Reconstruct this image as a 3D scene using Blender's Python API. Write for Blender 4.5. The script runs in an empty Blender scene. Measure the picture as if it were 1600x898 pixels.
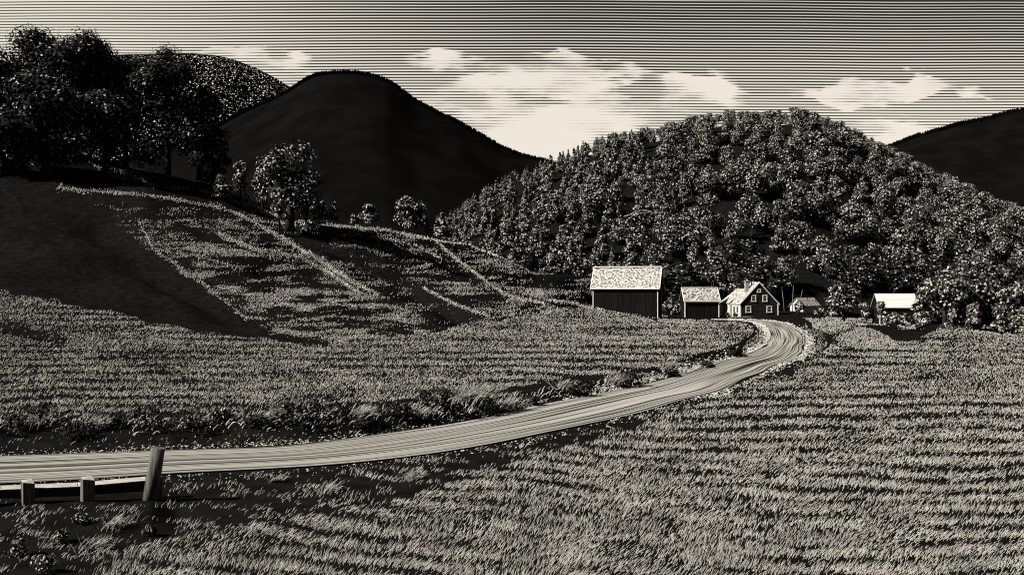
import bpy, math, random
import numpy as np
from mathutils import Vector, Matrix

random.seed(7)
RNG = np.random.default_rng(7)
scene = bpy.context.scene
col = scene.collection
F = 1600.0            # focal length in photo pixels (photo 1600 wide)
CX, CY, CH = 800.0, 449.0, 5.0

# ------------------------------------------------------------------ helpers
def tag(o, label=None, cat=None, group=None, kind=None):
    if label: o["label"] = label
    if cat: o["category"] = cat
    if group: o["group"] = group
    if kind: o["kind"] = kind
    return o

def empty(name, loc=(0, 0, 0), rz=0.0, scale=1.0):
    o = bpy.data.objects.new(name, None)
    o.empty_display_size = 0.3
    o.location = loc
    o.rotation_euler = (0, 0, rz)
    o.scale = (scale, scale, scale)
    col.objects.link(o)
    return o

def mesh_np(name, verts, faces, mats, midx=None, smooth=False, parent=None, uv=None):
    """verts (n,3), faces (m,k) with constant k"""
    me = bpy.data.meshes.new(name)
    verts = np.asarray(verts, dtype=np.float32); faces = np.asarray(faces, dtype=np.int32)
    m, k = faces.shape
    me.vertices.add(len(verts)); me.vertices.foreach_set("co", verts.ravel())
    me.loops.add(m * k); me.loops.foreach_set("vertex_index", faces.ravel())
    me.polygons.add(m)
    me.polygons.foreach_set("loop_start", np.arange(0, m * k, k, dtype=np.int32))
    me.polygons.foreach_set("loop_total", np.full(m, k, dtype=np.int32))
    if midx is not None:
        me.polygons.foreach_set("material_index", np.asarray(midx, dtype=np.int32))
    me.polygons.foreach_set("use_smooth", np.full(m, smooth, dtype=bool))
    if uv is not None:
        l = me.uv_layers.new(name="UVMap")
        l.data.foreach_set("uv", np.asarray(uv, dtype=np.float32)[faces.ravel()].ravel())
    me.update(calc_edges=True); me.validate()
    for mt in mats: me.materials.append(mt)
    o = bpy.data.objects.new(name, me)
    col.objects.link(o)
    if parent: o.parent = parent
    return o

class MB:
    """collects polygons, links them as ONE mesh"""
    def __init__(s): s.v = []; s.f = []; s.m = []
    def poly(s, pts, m=0):
        b = len(s.v); s.v += [tuple(p) for p in pts]; s.f.append(tuple(range(b, b + len(pts)))); s.m.append(m)
    def hexa(s, b4, t4, m=0):
        i = len(s.v); s.v += [tuple(p) for p in b4] + [tuple(p) for p in t4]
        for f in ((3, 2, 1, 0), (4, 5, 6, 7), (0, 1, 5, 4), (1, 2, 6, 5), (2, 3, 7, 6), (3, 0, 4, 7)):
            s.f.append(tuple(i + k for k in f)); s.m.append(m)
    def box(s, x0, x1, y0, y1, z0, z1, m=0):
        s.hexa([(x0, y0, z0), (x1, y0, z0), (x1, y1, z0), (x0, y1, z0)],
               [(x0, y0, z1), (x1, y0, z1), (x1, y1, z1), (x0, y1, z1)], m)
    def tube(s, pts, rads, n=7, m=0):
        rings = []
        for i, (p, r) in enumerate(zip(pts, rads)):
            p = Vector(p)
            d = (Vector(pts[min(i + 1, len(pts) - 1)]) - Vector(pts[max(i - 1, 0)])).normalized()
            a = d.cross(Vector((0.31, 0.95, 0.05))).normalized(); b = d.cross(a)
            base = len(s.v)
            for k in range(n):
                t = 2 * math.pi * k / n
                s.v.append(tuple(p + a * (r * math.cos(t)) + b * (r * math.sin(t))))
            rings.append(base)
        for r0, r1 in zip(rings, rings[1:]):
            for k in range(n):
                s.f.append((r0 + k, r0 + (k + 1) % n, r1 + (k + 1) % n, r1 + k)); s.m.append(m)
        s.f.append(tuple(rings[0] + k for k in range(n))[::-1]); s.m.append(m)
        s.f.append(tuple(rings[-1] + k for k in range(n))); s.m.append(m)
    def build(s, name, mats, parent=None, smooth=False, bevel=0):
        me = bpy.data.meshes.new(name)
        me.from_pydata(s.v, [], s.f)
        if not isinstance(mats, (list, tuple)): mats = [mats]
        for mt in mats: me.materials.append(mt)
        for p, mi in zip(me.polygons, s.m):
            p.material_index = mi; p.use_smooth = smooth
        me.update()
        o = bpy.data.objects.new(name, me); col.objects.link(o)
        if parent: o.parent = parent
        if bevel:
            b = o.modifiers.new("bevel", 'BEVEL'); b.width = bevel; b.segments = 2
        return o

def copy_tree(o, parent=None):
    c = o.copy(); col.objects.link(c); c.parent = parent
    for ch in list(o.children): copy_tree(ch, c)
    return c

# ------------------------------------------------------------------ value noise
_P = np.random.default_rng(3).random((256, 256)).astype(np.float32)
def vnoise(x, y):
    x = np.asarray(x, float); y = np.asarray(y, float)
    xi = np.floor(x).astype(int); yi = np.floor(y).astype(int)
    fx = x - xi; fy = y - yi
    fx = fx * fx * (3 - 2 * fx); fy = fy * fy * (3 - 2 * fy)
    a = _P[xi % 256, yi % 256]; b = _P[(xi + 1) % 256, yi % 256]
    c = _P[xi % 256, (yi + 1) % 256]; d = _P[(xi + 1) % 256, (yi + 1) % 256]
    return (a * (1 - fx) + b * fx) * (1 - fy) + (c * (1 - fx) + d * fx) * fy
def fbm(x, y, o=4):
    s = 0; a = .5; t = 0
    for i in range(o):
        s = s + a * vnoise(x * 2 ** i + 17 * i, y * 2 ** i + 9 * i); t += a; a *= .5
    return s / t

# ------------------------------------------------------------------ materials
TINT = (1.0, .972, .918)
def c3(v): return (v * TINT[0], v * TINT[1], v * TINT[2], 1)
def mat(name, v, v2=None, scale=1.0, lo=.4, hi=.6, detail=4, bump=0, stretch=None, kind='noise', uv=False):
    m = bpy.data.materials.new(name); m.use_nodes = True
    nt = m.node_tree; bs = nt.nodes["Principled BSDF"]
    bs.inputs["Roughness"].default_value = 1.0
    bs.inputs["Specular IOR Level"].default_value = 0.0
    bs.inputs["Base Color"].default_value = c3(v)
    if v2 is not None:
        tc = nt.nodes.new("ShaderNodeTexCoord")
        mp = nt.nodes.new("ShaderNodeMapping")
        nt.links.new(tc.outputs["UV" if uv else "Object"], mp.inputs[0])
        if stretch: mp.inputs["Scale"].default_value = stretch
        if kind == 'noise':
            tx = nt.nodes.new("ShaderNodeTexNoise"); tx.inputs["Detail"].default_value = detail
            out = tx.outputs["Fac"]
        else:
            tx = nt.nodes.new("ShaderNodeTexVoronoi"); tx.feature = 'F1'
            out = tx.outputs["Distance"]
        tx.inputs["Scale"].default_value = scale
        nt.links.new(mp.outputs[0], tx.inputs["Vector"])
        r = nt.nodes.new("ShaderNodeValToRGB")
        r.color_ramp.elements[0].position = lo; r.color_ramp.elements[0].color = c3(v)
        r.color_ramp.elements[1].position = hi; r.color_ramp.elements[1].color = c3(v2)
        nt.links.new(out, r.inputs[0]); nt.links.new(r.outputs[0], bs.inputs["Base Color"])
        if bump:
            bp = nt.nodes.new("ShaderNodeBump"); bp.inputs["Strength"].default_value = bump
            nt.links.new(out, bp.inputs["Height"]); nt.links.new(bp.outputs[0], bs.inputs["Normal"])
    return m

M = {}
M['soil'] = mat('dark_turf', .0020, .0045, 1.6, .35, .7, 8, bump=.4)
M['straw'] = mat('straw_blade', .155, .095, .9, .35, .65)
M['straw_lit'] = mat('brow_light_straw', .27, .2, .9)  # paler straw for the brow lines, sunlight put into the colour
M['grass2'] = mat('dry_grass_blade', .075, .045, 1.1, .4, .6)
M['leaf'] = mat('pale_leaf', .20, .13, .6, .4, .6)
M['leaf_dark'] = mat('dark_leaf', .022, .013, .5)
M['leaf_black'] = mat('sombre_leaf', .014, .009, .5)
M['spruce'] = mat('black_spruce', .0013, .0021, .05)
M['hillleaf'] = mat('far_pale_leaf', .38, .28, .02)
M['bark'] = mat('bark', .007, .014, 3, stretch=(1, 1, .2), bump=.5)
M['palebark'] = mat('pale_bark', .10, .05, 3, stretch=(1, 1, .3), bump=.4)
M['road'] = mat('packed_gravel_ruts', .008, .155, 1.0, .40, .58, 4, stretch=(30, .04, 1), uv=True)
M['stone'] = mat('limestone_pebble', .22, .12, 4)
M['barnwood'] = mat('black_barn_boards', .0025, .0055, 1.0, .35, .65, 4, stretch=(6, 6, .25), bump=.3)
M['gablewood'] = mat('dark_clapboard', .006, .011, 1.0, .35, .65, 3, stretch=(.4, .4, 9), bump=.3)
M['shingle'] = mat('weathered_shingles', .018, .25, 1.0, .40, .58, 2, stretch=(3.2, 5.6, 5.6), bump=.4)
M['shingle2'] = mat('pale_shingles', .03, .19, 1.0, .38, .52, 2, stretch=(3, 2.2, 3), bump=.3)
M['metalroof'] = mat('pale_sheet_roof', .19, .25, 1.0, .3, .5, 2, stretch=(.12, 3, 3))
M['trim'] = mat('cream_trim', .34, .28, 3)
M['whitewall'] = mat('cream_clapboard', .24, .21, 1.0, .3, .7, 3, stretch=(.5, .5, 8))
M['pane'] = mat('dark_window_pane', .01, .02, 2)
M['pane'].node_tree.nodes["Principled BSDF"].inputs["Roughness"].default_value = .3
M['doorwood'] = mat('dark_door', .012, .02, 2, stretch=(8, 8, .5))
M['brick'] = mat('sooty_brick', .16, .08, 5)
M['fencewood'] = mat('weathered_fence_wood', .07, .02, 1.0, .35, .65, 4, stretch=(22, 22, 1.2), bump=.4)
M['rail_shade_side'] = mat('rail_side_painted_shade', .016, .008, 1.0, .35, .65, 4, stretch=(1.2, 22, 22), bump=.4)  # rail sides: shade painted in as a darker wood colour
M['lit_top_wood'] = mat('top_wood_painted_light', .22, .13, 1.0, .35, .65, 4, stretch=(1.2, 22, 22), bump=.4)  # rail and post tops: sunlight painted in as a paler wood colour

# ------------------------------------------------------------------ terrain (one height field)
def tab(pairs, px): 
    a = np.array(pairs, float); return np.interp(px, a[:, 0], a[:, 1])
PXC = np.linspace(-1500, 3100, 1151)          # columns (rays on the ground plan)
ROAD_FAR = [(-1500, 735), (-400, 722), (0, 712), (250, 703), (530, 692), (795, 652), (1060, 593), (1100, 580), (1200, 541), (1215, 528)]
ROAD_NEAR = [(-1500, 790), (-400, 768), (0, 755), (250, 741), (530, 720), (795, 680), (1060, 621), (1197, 571), (1237, 553)]
def Yflat(py): return CH * F / (py - CY)
def z_at(py, Y): return CH + (CY - py) / F * Y

Yr = Yflat(tab(ROAD_FAR, PXC))
rb = np.clip((PXC - 1200) / 60, 0, 1)
Yr = Yr * (1 - rb) + tab([(1200, 96), (1260, 85), (1600, 70), (3100, 60)], PXC) * rb
lines = []
one = np.ones_like(PXC)
lines.append((4 * one, -.25 * one))
lines.append((21 * one, -.08 * one))
lines.append((Yr, 0 * one))
Y2 = Yr + tab([(-1500, 3), (800, 3), (1100, 4), (1600, 6)], PXC)
z2 = z_at(tab([(-1500, 680), (-400, 668), (0, 657), (250, 657), (400, 652), (650, 634), (850, 611), (1000, 586), (1100, 563), (1160, 546)], PXC), Y2)
lb = np.clip((PXC - 1120) / 70, 0, 1)
lines.append((Y2, z2 * (1 - lb) + .05 * lb))
YF = tab([(-1500, 56), (0, 56), (400, 56), (600, 58), (800, 66), (950, 80), (1050, 95), (1150, 115), (1220, 112), (1300, 104), (1480, 102), (1600, 92), (3100, 80)], PXC)
zF = tab([(-1500, 5), (-400, 2.6), (0, 1.46), (200, .6), (400, .3), (600, .3), (800, .42), (950, .62), (1050, .7), (1150, .45), (1220, .1), (1300, .0), (1480, .25), (1600, .1), (3100, 0)], PXC)
lines.append((YF, zF))
S = [(-1500, 360, 85), (-400, 410, 84), (0, 456, 80), (100, 470, 80), (240, 503, 78), (400, 527, 76), (500, 536, 76), (600, 528, 82),
     (700, 515, 92), (800, 495, 110), (870, 477, 130), (920, 478, 172), (1030, 494, 175), (1120, 497, 176), (1200, 495, 172),
     (1260, 498, 160), (1330, 508, 138), (1365, 522, 124), (1400, 533, 115), (1435, 525, 119), (1480, 512, 125), (1540, 516, 122), (1600, 530, 112), (1700, 545, 105), (3100, 560, 100)]
YS = tab([(a, c) for a, b, c in S], PXC); zS = z_at(tab([(a, b) for a, b, c in S], PXC), YS)
lines.append((YS, zS))
K = [(-1500, 150, 112), (-400, 235, 114), (0, 290, 116), (100, 294, 118), (230, 304, 121), (350, 325, 126), (430, 345, 134), (490, 350, 141), (600, 358, 150),
     (680, 375, 160), (730, 382, 168), (790, 405, 176), (835, 428, 182), (880, 427, 187), (920, 432, 191), (960, 455, 197), (1040, 480, 203)]
YK = tab([(a, c) for a, b, c in K], PXC); zK = z_at(tab([(a, b) for a, b, c in K], PXC), YK)
kb = np.clip((PXC - 1040) / 60, 0, 1)
YK = YK * (1 - kb) + (YS + 30) * kb
zKr = tab([(1040, 1), (1100, .6), (1250, .2), (1380, -.6), (1450, -1.6), (1600, -1.8), (3100, -2)], PXC)
zK = zK * (1 - kb) + zKr * kb
mb = np.clip((1000 - PXC) / 80, 0, 1)
fr = tab([(-1500, .5), (300, .5), (560, .52), (760, .5)], PXC)
YM = YS + (YK - YS) * fr
zMl = zS + (zK - zS) * tab([(-1500, .42), (0, .42), (200, .44), (400, .46), (560, .40), (700, .38), (850, .45)], PXC)
lines.append((YM, zMl * mb + (zS + (zK - zS) * fr) * (1 - mb)))
lines.append((YK, zK))
k2 = [(-1500, 150), (-400, 190), (0, 226), (120, 241), (170, 258), (240, 275), (320, 290), (400, 324), (460, 349)]
Y2k = YK + 17
z2k = np.where(PXC < 470, z_at(tab(k2, PXC), Y2k), zK - .8)
lines.append((Y2k, z2k))
lines.append((Y2k + 20, np.where(PXC < 1000, z2k - 3, z2k)))
lines.append((np.full_like(one, 330), tab([(-1500, 12), (500, 8), (1000, 2), (1400, -1), (3100, -2)], PXC)))
LY = np.array([l[0] for l in lines]); LZ = np.array([l[1] for l in lines])

NY = 520
YG = np.exp(np.linspace(math.log(4.0), math.log(320), NY))
ZG = np.zeros((len(PXC), NY))
def pchip(x, y, xq):
    h = np.diff(x); d = np.diff(y) / h
    m = np.zeros_like(y)
    for i in range(1, len(x) - 1):
        if d[i - 1] * d[i] > 0:
            w1 = 2 * h[i] + h[i - 1]; w2 = h[i] + 2 * h[i - 1]
            m[i] = (w1 + w2) / (w1 / d[i - 1] + w2 / d[i])
    m[0] = d[0]; m[-1] = d[-1]
    k = np.clip(np.searchsorted(x, xq) - 1, 0, len(x) - 2)
    t = (xq - x[k]) / h[k]
    return (y[k] * (2 * t**3 - 3 * t**2 + 1) + h[k] * m[k] * (t**3 - 2 * t**2 + t)
            + y[k + 1] * (-2 * t**3 + 3 * t**2) + h[k] * m[k + 1] * (t**3 - t**2))
for i in range(len(PXC)):
    ZG[i] = pchip(LY[:, i], LZ[:, i], YG)
U = (PXC - CX) / F
XG = U[:, None] * YG[None, :]; YGG = np.repeat(YG[None, :], len(PXC), 0)
for _ in range(4):                                        # soften across columns
    ZG[1:-1] = .25 * ZG[:-2] + .5 * ZG[1:-1] + .25 * ZG[2:]

def first_Y(px, py):
    """ground point seen at photo pixel: first crossing along that column"""
    i = int(np.clip(round((px - PXC[0]) / (PXC[1] - PXC[0])), 0, len(PXC) - 1))
    scr = CY + (CH - ZG[i]) * F / YG
    k = np.nonzero(scr <= py)[0]
    k = k[k > 40]
    return YG[k[0]] if len(k) else YG[-40]
def ground_pt(px, py):
    Y = first_Y(px, py); return ((px - CX) / F * Y, Y)
def zq(x, y):
    x = np.asarray(x, float); y = np.asarray(y, float)
    a = (CX + F * x / y - PXC[0]) / (PXC[1] - PXC[0]); b = (np.log(y) - math.log(4.0)) / (math.log(320) - math.log(4.0)) * (NY - 1)
    a = np.clip(a, 0, len(PXC) - 1.001); b = np.clip(b, 0, NY - 1.001)
    i = a.astype(int); j = b.astype(int); fa = a - i; fb = b - j
    return (ZG[i, j] * (1 - fa) + ZG[i + 1, j] * fa) * (1 - fb) + (ZG[i, j + 1] * (1 - fa) + ZG[i + 1, j + 1] * fa) * fb

def dist_poly(px, py, pts):
    """distance from arrays to a polyline"""
    d = np.full(np.shape(px), 1e9)
    for (x0, y0), (x1, y1) in zip(pts, pts[1:]):
        dx, dy = x1 - x0, y1 - y0; L = dx * dx + dy * dy + 1e-9
        t = np.clip(((px - x0) * dx + (py - y0) * dy) / L, 0, 1)
        d = np.minimum(d, np.hypot(px - x0 - t * dx, py - y0 - t * dy))
    return d

# spurs, terrace edges and gullies of the pasture: (photo polyline, height m, half width m)
RIDGES = [
    ([(90, 296), (230, 306), (350, 327), (385, 342), (430, 367), (500, 407), (550, 440), (600, 462)], .55, 1.5),
    ([(340, 366), (400, 391), (470, 402), (520, 430), (560, 458)], .6, 1.4),
    ([(500, 352), (600, 360), (680, 377), (720, 412), (790, 462), (850, 474)], .6, 1.6),
    ([(580, 370), (650, 385), (690, 405), (715, 420)], .5, 1.3),
    ([(640, 420), (690, 412)], .4, 1.2),
    ([(660, 450), (720, 478), (765, 494)], .5, 1.3),
    ([(200, 455), (260, 470), (350, 505), (420, 520)], .35, 1.4),
    ([(250, 385), (320, 400), (380, 420)], .4, 1.3),
    ([(395, 345), (450, 350), (480, 345)], .4, 1.2),
    ([(860, 470), (900, 474), (935, 482)], .3, 1.2),
]
GULLY = [
    ([(470, 372), (540, 400), (620, 432), (690, 472), (740, 498)], 1.5, 2.6),
    ([(330, 345), (380, 365), (450, 385)], .7, 1.8),
    ([(700, 505), (780, 490), (850, 484)], .8, 2.0),
    ([(150, 345), (215, 395), (290, 450), (380, 505)], .9, 3.0),
    ([(360, 425), (430, 440)], .6, 2.0),
    ([(0, 500), (60, 520), (110, 530)], .6, 2.0),
    ([(860, 440), (920, 455)], .8, 2.5),
]
base_Z = ZG.copy()
add = np.zeros_like(ZG)
ridge_w = []
for pts, h, w in RIDGES:
    wp = [ground_pt(*p) for p in pts]; ridge_w.append(wp)
    d = dist_poly(XG, YGG, wp); add += h * np.exp(-(d / w) ** 2)
for pts, h, w in GULLY:
    wp = [ground_pt(*p) for p in pts]
    d = dist_poly(XG, YGG, wp); add -= h * np.exp(-(d / w) ** 2)
# hummock east of the bend and its shaded hollow
for (px, py, h, rx, ry) in ((1340, 514, .8, 3.4, 4), (1300, 535, -.6, 2.4, 5)):
    Y = Yflat(py); X = (px - CX) / F * Y
    add += h * np.exp(-((XG - X) / rx) ** 2 - ((YGG - Y) / ry) ** 2)
# swathes and tussocky relief
field = np.clip((YGG - 14) / 10, 0, 1)
PYflat = CY + 8000 / YGG
wave = fbm(XG / YGG * 7 + 3, PYflat / 17 + 1.5 * vnoise(XG / YGG * 9, PYflat / 60), 3) - .5
add += np.clip(wave, -.25, .25) * .006 * YGG * field
hill = np.clip((YGG - 75) / 20, 0, 1) * np.clip((700 - (CX + F * XG / YGG)) / 100, 0, 1)
add += (fbm(XG / 7, YGG / 5, 4) - .5) * (1.5 * hill + .25)
add += .27 * np.exp(-((YGG - 22.7) / 1.3) ** 2) * np.clip((275 - (CX + F * XG / YGG)) / 40, 0, 1) * np.clip((YGG - 15) / 4, 0, 1)
# the road bed is level
def road_centre():
    pts = []
    for px in (-700, -400, 0, 250, 530, 795, 1000, 1060, 1120, 1160):
        f = tab(ROAD_FAR, px); n = tab(ROAD_NEAR, px)
        Y = .5 * (Yflat(f) + Yflat(n)); pts.append(((px - CX) / F * Y, Y))
    for px, py in ((1203, 556), (1225, 541), (1231, 527), (1222, 514), (1205, 504.5), (1170, 500), (1120, 498.3)):
        Y = Yflat(py); pts.append(((px - CX) / F * Y, Y))
    return pts
RC = road_centre()
def smooth_path(p, n):
    p = [Vector((a, b)) for a, b in p]; out = []
    for i in range(len(p) - 1):
        p0 = p[max(i - 1, 0)]; p1 = p[i]; p2 = p[i + 1]; p3 = p[min(i + 2, len(p) - 1)]
        for k in range(n):
            t = k / n
            out.append(.5 * ((2 * p1) + (p2 - p0) * t + (2 * p0 - 5 * p1 + 4 * p2 - p3) * t * t + (3 * p1 - p0 - 3 * p2 + p3) * t**3))
    out.append(p[-1]); return [(a.x, a.y) for a in out]
RP = smooth_path(RC, 14)
droad = dist_poly(XG, YGG, RP[::3] + [RP[-1]])
ZG = base_Z + add * np.clip((droad - 2.4) / 2.5, 0, 1)
flat = np.clip((droad - 2.3) / 1.0, 0, 1)
ZG = ZG * flat + (-.03) * (1 - flat)

nC = len(PXC)
idx = np.arange(nC * NY).reshape(nC, NY)
fa = np.stack([idx[:-1, :-1], idx[1:, :-1], idx[1:, 1:], idx[:-1, 1:]], -1).reshape(-1, 4)
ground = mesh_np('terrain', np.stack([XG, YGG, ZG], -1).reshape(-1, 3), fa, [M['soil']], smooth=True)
tag(ground, 'dark rolling pasture ground of the valley with banks, spurs and gullies', 'ground', kind='structure')
g = MB(); g.poly([(-4000, -1500, -4), (4000, -1500, -4), (4000, 6000, -4), (-4000, 6000, -4)])
tag(g.build('ground', M['soil']), 'dark flat valley floor reaching to the horizon', 'ground', kind='structure')

# road ribbon
def road_hw(y): return 2.15 * (1 - .27 * min(1, max(0, (y - 62) / 26)))
V = []; UVs = []; L = 0
prev = None; NW = 12
for i, (x, y) in enumerate(RP):
    a = RP[max(i - 1, 0)]; b = RP[min(i + 1, len(RP) - 1)]
    tx, ty = b[0] - a[0], b[1] - a[1]; l = math.hypot(tx, ty); nx, ny = -ty / l, tx / l
    if prev: L += math.hypot(x - prev[0], y - prev[1])
    prev = (x, y)
    hw = 2.15 + .12 * math.sin(L * .21) + .1 * math.sin(L * .57 + 1)
    hw *= road_hw(y) / 2.15
    if i > len(RP) - 30: hw = 2.2 - 1.0 * (i - len(RP) + 30) / 30
    for k in range(NW + 1):
        s = k / NW * 2 - 1
        rut = -.03 * (math.exp(-((abs(s) - .42) / .13) ** 2)) + .03 * (1 - s * s)
        V.append((x + nx * hw * s, y + ny * hw * s, .012 + rut)); UVs.append((k / NW, L))
n = len(RP); ii = np.arange(n * (NW + 1)).reshape(n, NW + 1)
fr_ = np.stack([ii[:-1, :-1], ii[:-1, 1:], ii[1:, 1:], ii[1:, :-1]], -1).reshape(-1, 4)[:, ::-1]
road = mesh_np('road', V, fr_, [M['road']], smooth=True, uv=UVs)
tag(road, 'pale rutted gravel road curving from the fence to the farmhouse', 'road', kind='structure')

# ------------------------------------------------------------------ grass strokes
def inside(px, py, poly):
    r = np.zeros(np.shape(px), bool); n = len(poly)
    for i in range(n):
        x0, y0 = poly[i]; x1, y1 = poly[(i + 1) % n]
        c = (y0 > py) != (y1 > py)
        r ^= c & (px < (x1 - x0) * (py - y0) / (y1 - y0 + 1e-12) + x0)
    return r
POLYS = [   # (zone, amount, outline on the photo)
    ('right', 1.0, [(150, 905), (190, 862), (330, 826), (520, 800), (640, 775), (800, 722), (960, 680), (1100, 625), (1235, 585), (1290, 548), (1340, 545), (1420, 533), (1480, 505), (1540, 505), (1700, 540), (2080, 550), (2080, 905)]),
    ('left', .95, [(-420, 415), (0, 457), (60, 462), (130, 479), (240, 505), (400, 528), (500, 538), (600, 529), (700, 515), (800, 494), (860, 474), (925, 480), (1040, 497), (1140, 501), (1180, 512), (1150, 538), (1090, 553), (1000, 574), (850, 598), (650, 624), (400, 642), (250, 648), (-420, 660)]),
    ('hill', .75, [(240, 395), (330, 378), (420, 402), (520, 440), (600, 470), (690, 500), (690, 516), (600, 530), (500, 537), (420, 520), (385, 502), (320, 452)]),
    ('hill', .30, [(240, 320), (350, 330), (400, 350), (520, 420), (420, 400), (330, 378), (240, 395), (200, 355)]),
    ('hill', .32, [(330, 326), (470, 350), (500, 395), (420, 362)]),
    ('hill', .55, [(640, 430), (700, 425), (760, 460), (850, 476), (770, 496), (700, 470)]),
    ('hill', .35, [(540, 365), (640, 378), (690, 408), (620, 402)]),
    ('hill', .50, [(690, 380), (740, 384), (790, 407), (835, 430), (870, 445), (860, 470), (800, 456), (740, 416)]),
    ('hill', .22, [(840, 432), (920, 434), (925, 475), (870, 470)]),
    ('hill', .30, [(130, 310), (350, 330), (480, 350), (600, 362), (690, 382), (790, 408), (840, 432), (920, 436), (925, 476), (850, 476), (700, 505), (600, 528), (500, 535), (400, 505), (300, 440), (215, 380), (165, 340)]),
    ('hill', .5, [(130, 244), (170, 262), (240, 280), (330, 296), (300, 300), (180, 280)]),
    ('yard', .75, [(1252, 494), (1430, 494), (1420, 507), (1350, 511), (1300, 522), (1268, 508)]),
    ('yard', .6, [(1300, 524), (1345, 512), (1390, 528), (1420, 535), (1330, 545), (1290, 550)]),
    ('yard', .9, [(1385, 504), (1440, 508), (1440, 516), (1410, 518)]),
    ('verge', .24, [(248, 760), (530, 724), (795, 684), (1060, 624), (1200, 575), (1240, 585), (1100, 625), (960, 680), (800, 722), (640, 775), (520, 800), (330, 826), (250, 800)]),
    ('verge', .24, [(-420, 780), (250, 790), (330, 826), (190, 862), (150, 905), (-420, 905)]),
    ('bank', .05, [(-420, 660), (400, 655), (650, 635), (1000, 586), (1160, 546), (1215, 530), (1190, 555), (1050, 595), (800, 650), (530, 692), (250, 703), (-420, 712)]),
    ('yard', .25, [(1205, 505), (1190, 545), (1160, 545), (1185, 512)]),
    ('yard', .2, [(1255, 505), (1290, 520), (1290, 550), (1240, 580), (1262, 540)]),
]
BRIGHT = [  # light on the terrace brows, drawn as lines of dense pale grass
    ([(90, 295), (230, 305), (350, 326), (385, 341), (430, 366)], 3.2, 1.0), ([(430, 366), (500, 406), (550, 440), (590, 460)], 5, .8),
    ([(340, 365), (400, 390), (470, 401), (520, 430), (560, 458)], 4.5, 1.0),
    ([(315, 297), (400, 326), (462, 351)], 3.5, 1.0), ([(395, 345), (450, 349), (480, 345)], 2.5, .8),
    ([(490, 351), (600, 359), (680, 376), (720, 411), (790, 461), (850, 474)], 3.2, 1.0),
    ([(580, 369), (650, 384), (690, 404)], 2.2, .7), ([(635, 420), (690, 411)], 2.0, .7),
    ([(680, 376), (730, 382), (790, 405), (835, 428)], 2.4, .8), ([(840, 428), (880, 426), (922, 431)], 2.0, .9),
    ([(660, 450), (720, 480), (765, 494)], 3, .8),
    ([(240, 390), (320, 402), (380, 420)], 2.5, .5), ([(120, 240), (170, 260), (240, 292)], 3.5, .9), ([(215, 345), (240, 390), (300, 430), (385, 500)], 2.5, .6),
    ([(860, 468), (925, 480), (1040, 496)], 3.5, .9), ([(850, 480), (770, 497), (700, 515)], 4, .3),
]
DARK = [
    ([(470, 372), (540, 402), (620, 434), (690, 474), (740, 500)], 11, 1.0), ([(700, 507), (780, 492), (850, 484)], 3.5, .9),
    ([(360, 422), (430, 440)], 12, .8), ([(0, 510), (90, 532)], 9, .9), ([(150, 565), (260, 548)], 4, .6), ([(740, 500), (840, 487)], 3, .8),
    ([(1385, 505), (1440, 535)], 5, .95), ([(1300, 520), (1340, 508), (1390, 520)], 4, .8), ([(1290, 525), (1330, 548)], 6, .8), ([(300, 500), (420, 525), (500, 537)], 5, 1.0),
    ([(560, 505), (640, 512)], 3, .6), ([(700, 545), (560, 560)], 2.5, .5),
]
_PQ = np.arange(200.0, 1400.0, 2.0)
_PH = np.cumsum(2.0 / tab([(200, 4.5), (450, 4.5), (550, 5.5), (700, 8.5), (900, 13)], _PQ))      # swathes narrow with distance
def density(px, py, rng):
    D = np.full(px.shape, .0); Z = np.full(px.shape, 'none', dtype='U6')
    jx = px + (fbm(px / 30, py / 14, 2) - .5) * 26; jy = py + (fbm(px / 34 + 40, py / 9, 2) - .5) * 13
    for zone, a, poly in POLYS:
        m = inside(jx, jy, poly)
        m &= (a > D) | (Z != zone)
        D[m] = a; Z[m] = zone
    sh = py - .10 * np.clip(1050 - px, -200, 900) * np.clip((py - 640) / 120, 0, 1) * -1
    phs = np.interp(sh, _PQ, _PH) * .52 + 1.5 * fbm(px / 330 + 2, py / 150, 2) + .5 * fbm(px / 90, py / 40 + 7, 2)
    amp = np.clip(fbm(px / 170 + 11, py / 35, 2) * 2.2 - .45, .15, 1)
    band = .42 + .22 * np.sin(6.283 * phs) * amp + .34 * (fbm(px / 60 + 5, np.interp(sh, _PQ, _PH) * .9, 2) - .5)
    fine = fbm(px / 36, py / 10, 2)
    fld = (Z == 'right') | (Z == 'left')
    D = np.where(fld, D * np.where(Z == 'left', np.clip((band - .20) / .30, .18, 1.15), np.clip((band - .20) / .30, .12, 1.15)) * (.65 + .7 * fine), D)
    oth = (~fld) & (D > 0) & (Z != 'yard')
    lace = fbm(px / 40 + 3, py / 7 + 1.5 * vnoise(px / 60, py / 40), 3)
    D = np.where(oth, D * np.clip((lace * .8 + band * .4 - .52) / .16, .02, 2.0), D)
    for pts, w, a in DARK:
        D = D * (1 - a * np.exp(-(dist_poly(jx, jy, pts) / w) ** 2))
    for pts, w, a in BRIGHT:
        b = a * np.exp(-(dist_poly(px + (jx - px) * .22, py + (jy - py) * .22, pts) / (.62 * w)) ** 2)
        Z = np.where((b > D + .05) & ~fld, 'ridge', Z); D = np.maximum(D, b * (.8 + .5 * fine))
    # shadow of the grove on the left slope, imitated by thinning the grass
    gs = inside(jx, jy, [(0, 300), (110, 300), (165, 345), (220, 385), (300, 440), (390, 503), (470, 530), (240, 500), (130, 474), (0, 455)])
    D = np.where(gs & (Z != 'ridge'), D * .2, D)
    return D, Z

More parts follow.
